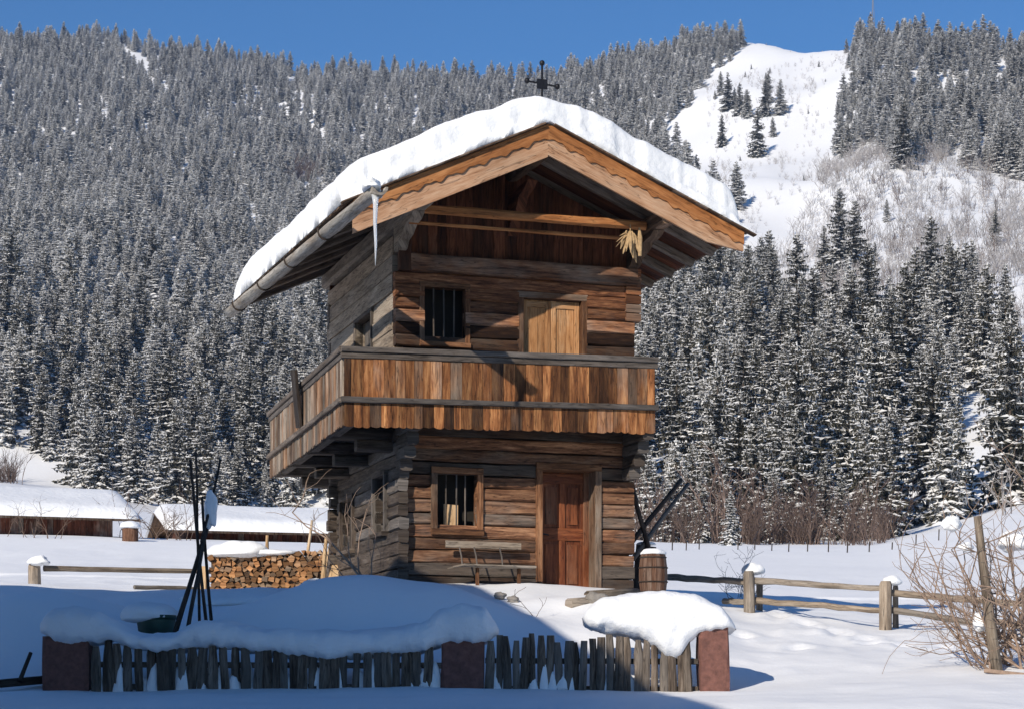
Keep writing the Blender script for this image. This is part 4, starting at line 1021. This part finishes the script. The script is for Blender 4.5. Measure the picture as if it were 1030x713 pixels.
# small snowy spruces in front of the wood
for (px, d, hs, lab) in ((735, 126, .22, 'little snow covered spruce in front of the brush behind the rail fence'), (697, 150, .4, None), (760, 160, .52, None), (745, 164, .62, None), (715, 158, .45, None), (830, 158, .35, None), (870, 162, .5, None), (672, 150, .3, None), (680, 156, .5, None), (705, 146, .25, None), (778, 150, .3, None), (800, 160, .5, None), (846, 154, .3, None), (890, 158, .45, None), (650, 155, .5, None)):
    x = (px-CX)/F*d
    if lab: extra.append((x, d, H(x, d), hs, 4, 1., lab))
    else: trees.append((x, d, H(x, d), hs, rt.randrange(6), rt.uniform(0, 6.28)))
def size(t):
    px, py = proj(t[0], t[1], t[2])
    if px < -15 or px > 1045 or 405 < px < 632: return 0
    return t[3]/t[1]
order = sorted(range(len(trees)), key=lambda i: -size(trees[i]))
ind = order[:300-len(extra)]; rest = order[300-len(extra):]
used = [False]*8
def place(t, label, group):
    x, y, z, hs, k, az = t[:6]; T_, cr, tr = protos[k]
    if not used[k]: o = T_; used[k] = True
    else:
        o = T_.copy(); COL.objects.link(o)
        for ch in (cr, tr): c_ = ch.copy(); COL.objects.link(c_); c_.parent = o
    o.location = (x, y, z-.2); o.rotation_euler.z = az; o.scale = (hs*1.0, hs*1.0, hs); tag(o, label, 'spruce', group)
for i in ind:
    t = trees[i]; px, py = proj(*t[:3])
    if px < 410: place(t, 'snow dusted spruce of the dense wood behind the barns, left of the granary', 'spruces behind the barns')
    else: place(t, 'snow dusted spruce of the dense wood behind the rail fence, right of the granary', 'spruces right of the granary')
for t in extra: place(t, t[6], 'spruces standing apart')

def scatter(name, pts, objs, label, cat):
    """one object whose geometry nodes put an instance on each of its points"""
    me = bpy.data.meshes.new(name); me.from_pydata([p[:3] for p in pts], [], [])
    for nm, idx in (('size', 3), ('kind_index', 4), ('turn', 5)):
        a = me.attributes.new(nm, 'FLOAT', 'POINT'); a.data.foreach_set('value', np.array([p[idx] for p in pts], dtype=np.float32))
    o = bpy.data.objects.new(name, me); COL.objects.link(o)
    ng = bpy.data.node_groups.new(name+'_nodes', 'GeometryNodeTree')
    ng.interface.new_socket('Geometry', in_out='INPUT', socket_type='NodeSocketGeometry'); ng.interface.new_socket('Geometry', in_out='OUTPUT', socket_type='NodeSocketGeometry')
    nd = ng.nodes; L = ng.links.new; gi = nd.new('NodeGroupInput'); go = nd.new('NodeGroupOutput'); jn = nd.new('GeometryNodeJoinGeometry')
    def attr(nm):
        n = nd.new('GeometryNodeInputNamedAttribute'); n.data_type = 'FLOAT'; n.inputs['Name'].default_value = nm; return n.outputs['Attribute']
    rot = nd.new('ShaderNodeCombineXYZ'); L(attr('turn'), rot.inputs['Z']); sc = nd.new('ShaderNodeCombineXYZ'); a = attr('size')
    for k in 'XYZ': L(a, sc.inputs[k])
    ki = attr('kind_index')
    for i, ob in enumerate(objs):
        oi = nd.new('GeometryNodeObjectInfo'); oi.transform_space = 'ORIGINAL'; oi.inputs['Object'].default_value = ob; oi.inputs['As Instance'].default_value = True
        cmp_ = nd.new('FunctionNodeCompare'); cmp_.data_type = 'FLOAT'; cmp_.operation = 'EQUAL'; L(ki, cmp_.inputs[0]); cmp_.inputs[1].default_value = i; cmp_.inputs['Epsilon'].default_value = .1
        ip = nd.new('GeometryNodeInstanceOnPoints'); L(gi.outputs[0], ip.inputs['Points']); L(cmp_.outputs[0], ip.inputs['Selection']); L(oi.outputs['Geometry'], ip.inputs['Instance'])
        L(rot.outputs[0], ip.inputs['Rotation']); L(sc.outputs[0], ip.inputs['Scale']); L(ip.outputs[0], jn.inputs[0])
    L(jn.outputs[0], go.inputs[0]); md = o.modifiers.new('scatter', 'NODES'); md.node_group = ng
    return tag(o, label, cat, None, 'stuff')
scatter('spruce_forest', [(t[0], t[1], t[2]-.2, t[3], t[4], t[5]) for t in (trees[i] for i in rest)], [p[1] for p in protos], 'dense snow dusted spruce forest covering the mountainside', 'forest')

# bare brush: three bushes that are things themselves, and the thickets made of them
def bushmesh(seed, h, n, r):
    rr = random.Random(seed); mb = MB()
    def grow(p, d, l, r, dep):
        pts = [p]; q = p.copy(); dd = d.copy()
        for i in range(3):
            dd = (dd+Vector((rr.gauss(0, .12), rr.gauss(0, .12), rr.gauss(0, .06)))).normalized(); q = q+dd*l/3; pts.append(q.copy())
        mb.tube(pts, list(np.linspace(r, r*.4, 4)), 3, caps=False)
        if dep:
            for k in range(rr.randint(3, 4)): grow(pts[rr.randint(1, 3)], (dd+Vector((rr.gauss(0, .45), rr.gauss(0, .45), rr.gauss(.1, .2)))).normalized(), l*rr.uniform(.4, .6), r*.55, dep-1)
    for i in range(n): grow(Vector((rr.gauss(0, .5), rr.gauss(0, .5), -.2)), Vector((rr.gauss(0, .2), rr.gauss(0, .2), 1)).normalized(), h*rr.uniform(.5, .8), r, 2)
    return mb
M['brown'] = treemat('brown_bare_twigs', [(.3, (.055, .036, .03)), (.55, (.12, .085, .07)), (.75, (.23, .185, .165))])
bos = []
for sd, h, n, r, px, d, lab, mt in ((1, 4.6, 7, .06, 668, 150, 'tall bare brown bush at the wood edge, left end by the granary', 'brown'), (2, 3.6, 9, .05, 792, 148, 'bare brown bush at the middle of the wood edge behind the rail fence', 'brown'),
                                (3, 4.2, 6, .065, 856, 150, 'bare brown bush at the wood edge left of the big shrub', 'brown'), (4, 5., 5, .07, 1012, 152, 'bare grey bush at the wood edge near the right margin', 'frost')):
    o = bushmesh(sd, h, n, r).build('bare_bush', M[mt]); o.location = gp(px, d, -.1); tag(o, lab, 'bush'); bos.append(o)
for i in range(260):
    px = rt.uniform(640, 900); d = rt.uniform(140, 188)+8*noise.noise(Vector((px*.02, 0, 3))); x = (px-CX)/F*d
    thick.append((x, d, H(x, d)-.1, rt.uniform(.3, .9)*rt.uniform(.7, 1.6), rt.randrange(3), rt.uniform(0, 6.3)))
for i in range(24):
    px = rt.uniform(-30, 12); d = rt.uniform(300, 335); x = (px-CX)/F*d; thick.append((x, d, H(x, d)-.1, rt.uniform(.6, 1.4), rt.randrange(3), rt.uniform(0, 6.3)))
y = 230.
while y < 1000:
    x = .10*y
    while x < .36*y:
        xx = x+rt.uniform(-.5, .5)*4.2; yy = y+rt.uniform(-.5, .5)*4.2; x += 4.2
        z = H(xx, yy); px, py = proj(xx, yy, z)
        if inpoly(px, py, BRUSH):
            q = noise.noise(Vector((px*.02, py*.02, 2)))
            dn = .9 if q > -.1 else .55
            if px < 850 or py < 190: dn = .85
            if rt.random() < dn: thick.append((xx, yy, z-.1, rt.uniform(.6, 1.5), 3 if rt.random() < .85 else rt.randrange(3), rt.uniform(0, 6.3)))
        elif inpoly(px, py, SNOWF):
            q_ = noise.noise(Vector((px*.05, py*.05, 22)))
            if rt.random() < (.2 if q_ < .1 else .5): thick.append((xx, yy, z-.1, rt.uniform(.2, .7), 3, rt.uniform(0, 6.3)))
    y += 4.2
for i in range(70):
    x0_, y0_ = at_ground(rt.gauss(300, 16), rt.gauss(176, 9)); thick.append((x0_, y0_, H(x0_, y0_), rt.uniform(1.2, 2.2), rt.randrange(4), 0))
scatter('bare_thicket', thick, bos, 'bare leafless thicket at the wood edge and over the avalanche slope', 'thicket')

# distant pasture fence
pf = empty('pasture_fence', gp(790, 100), 0, 'far line of thin pasture fence posts across the sunny meadow', 'fence')
for i, px in enumerate((676, 690, 703, 742, 759, 776, 793, 812, 833, 852, 874, 897, 921, 944)):
    d = 96+8*math.sin(i*.5); mb = MB(); p = gp(px, d)-pf.location; mb.tube([p+Vector((0, 0, -.3)), p+Vector((.03, 0, R.uniform(.3, .7)))], .03, 5); mb.build('post', M['pole'], pf)
# mast on the ridge
x, yv = at_ground(878, 52); mb = MB(); hm = 26.
for a in range(3):
    th = a*2.094; mb.tube([Vector((math.cos(th)*1.2, math.sin(th)*1.2, 0)), Vector((math.cos(th)*.2, math.sin(th)*.2, hm))], .09, 4)
for k in range(9):
    z = k*hm/9; r = 1.2-1.0*k/9; mb.tube([Vector((math.cos(a)*r, math.sin(a)*r, z+(a*1.2) % 2)) for a in np.linspace(0, 6.28, 4)], .05, 4)
o = mb.build('mast', M['stone']); o.location = (x, yv, H(x, yv)); tag(o, 'slim lattice mast rising above the trees on the right ridge', 'mast')

# ------------------------------------------------------------------ air, sky, light, camera
EXP = 0.22; SUNS = 4.4; SKYS = .10; HAZE = 0.0001
if HAZE:
    import bmesh
    bm = bmesh.new(); bmesh.ops.create_cube(bm, size=1); me = bpy.data.meshes.new('haze'); bm.to_mesh(me); bm.free()
    hz = bpy.data.objects.new('haze', me); COL.objects.link(hz); zmin = float(Z.min())-1; zmax = float(Z.max())+40
    hz.scale = (6200, 2900, zmax-zmin); hz.location = (0, 1300, (zmax+zmin)/2); tag(hz, None, None, None, 'stuff')
    m = bpy.data.materials.new('thin_air'); m.use_nodes = True; nt = m.node_tree; nt.nodes.remove(nt.nodes['Principled BSDF'])
    pv = nt.nodes.new('ShaderNodeVolumePrincipled'); pv.inputs['Color'].default_value = (.36, .56, .95, 1); pv.inputs['Density'].default_value = HAZE; pv.inputs['Anisotropy'].default_value = .0
    nt.links.new(pv.outputs[0], nt.nodes['Material Output'].inputs['Volume']); me.materials.append(m)
w = bpy.data.worlds.new('World'); S.world = w; w.use_nodes = True; nt = w.node_tree
sky = nt.nodes.new('ShaderNodeTexSky'); sky.sky_type = 'NISHITA'; sky.sun_disc = False
el = math.asin(SUN.z); sky.sun_elevation = el; sky.sun_rotation = math.atan2(SUN.x, SUN.y)
sky.altitude = 1400; sky.air_density = 1.0; sky.dust_density = .15; sky.ozone_density = 6.0
bg = nt.nodes['Background']; bg.inputs['Strength'].default_value = SKYS; hs_ = nt.nodes.new('ShaderNodeHueSaturation'); hs_.inputs['Saturation'].default_value = 1.12; nt.links.new(sky.outputs[0], hs_.inputs['Color']); nt.links.new(hs_.outputs[0], bg.inputs['Color'])
sl = bpy.data.lights.new('sun', 'SUN'); sl.energy = SUNS; sl.angle = math.radians(.5); sl.color = (1., .90, .76)
so = bpy.data.objects.new('sun', sl); COL.objects.link(so); so.rotation_euler = (-SUN).to_track_quat('-Z', 'Y').to_euler(); so.location = (-20, -30, 30)
cd = bpy.data.cameras.new('camera'); cam = bpy.data.objects.new('camera', cd); COL.objects.link(cam)
cd.sensor_width = 36; cd.lens = F/1030*36; cd.shift_y = (HY-356.5)/1030; cd.clip_end = 9000; cd.clip_start = .1
cam.location = (0, 0, 0); cam.rotation_euler = (math.pi/2, 0, 0); S.camera = cam
S.render.engine = 'CYCLES'; S.render.resolution_x = 1024; S.render.resolution_y = 708
S.view_settings.view_transform = 'Standard'; S.view_settings.look = 'None'; S.view_settings.exposure = EXP; S.view_settings.gamma = 1
S.cycles.max_bounces = 6; S.cycles.diffuse_bounces = 3; S.cycles.volume_bounces = 0
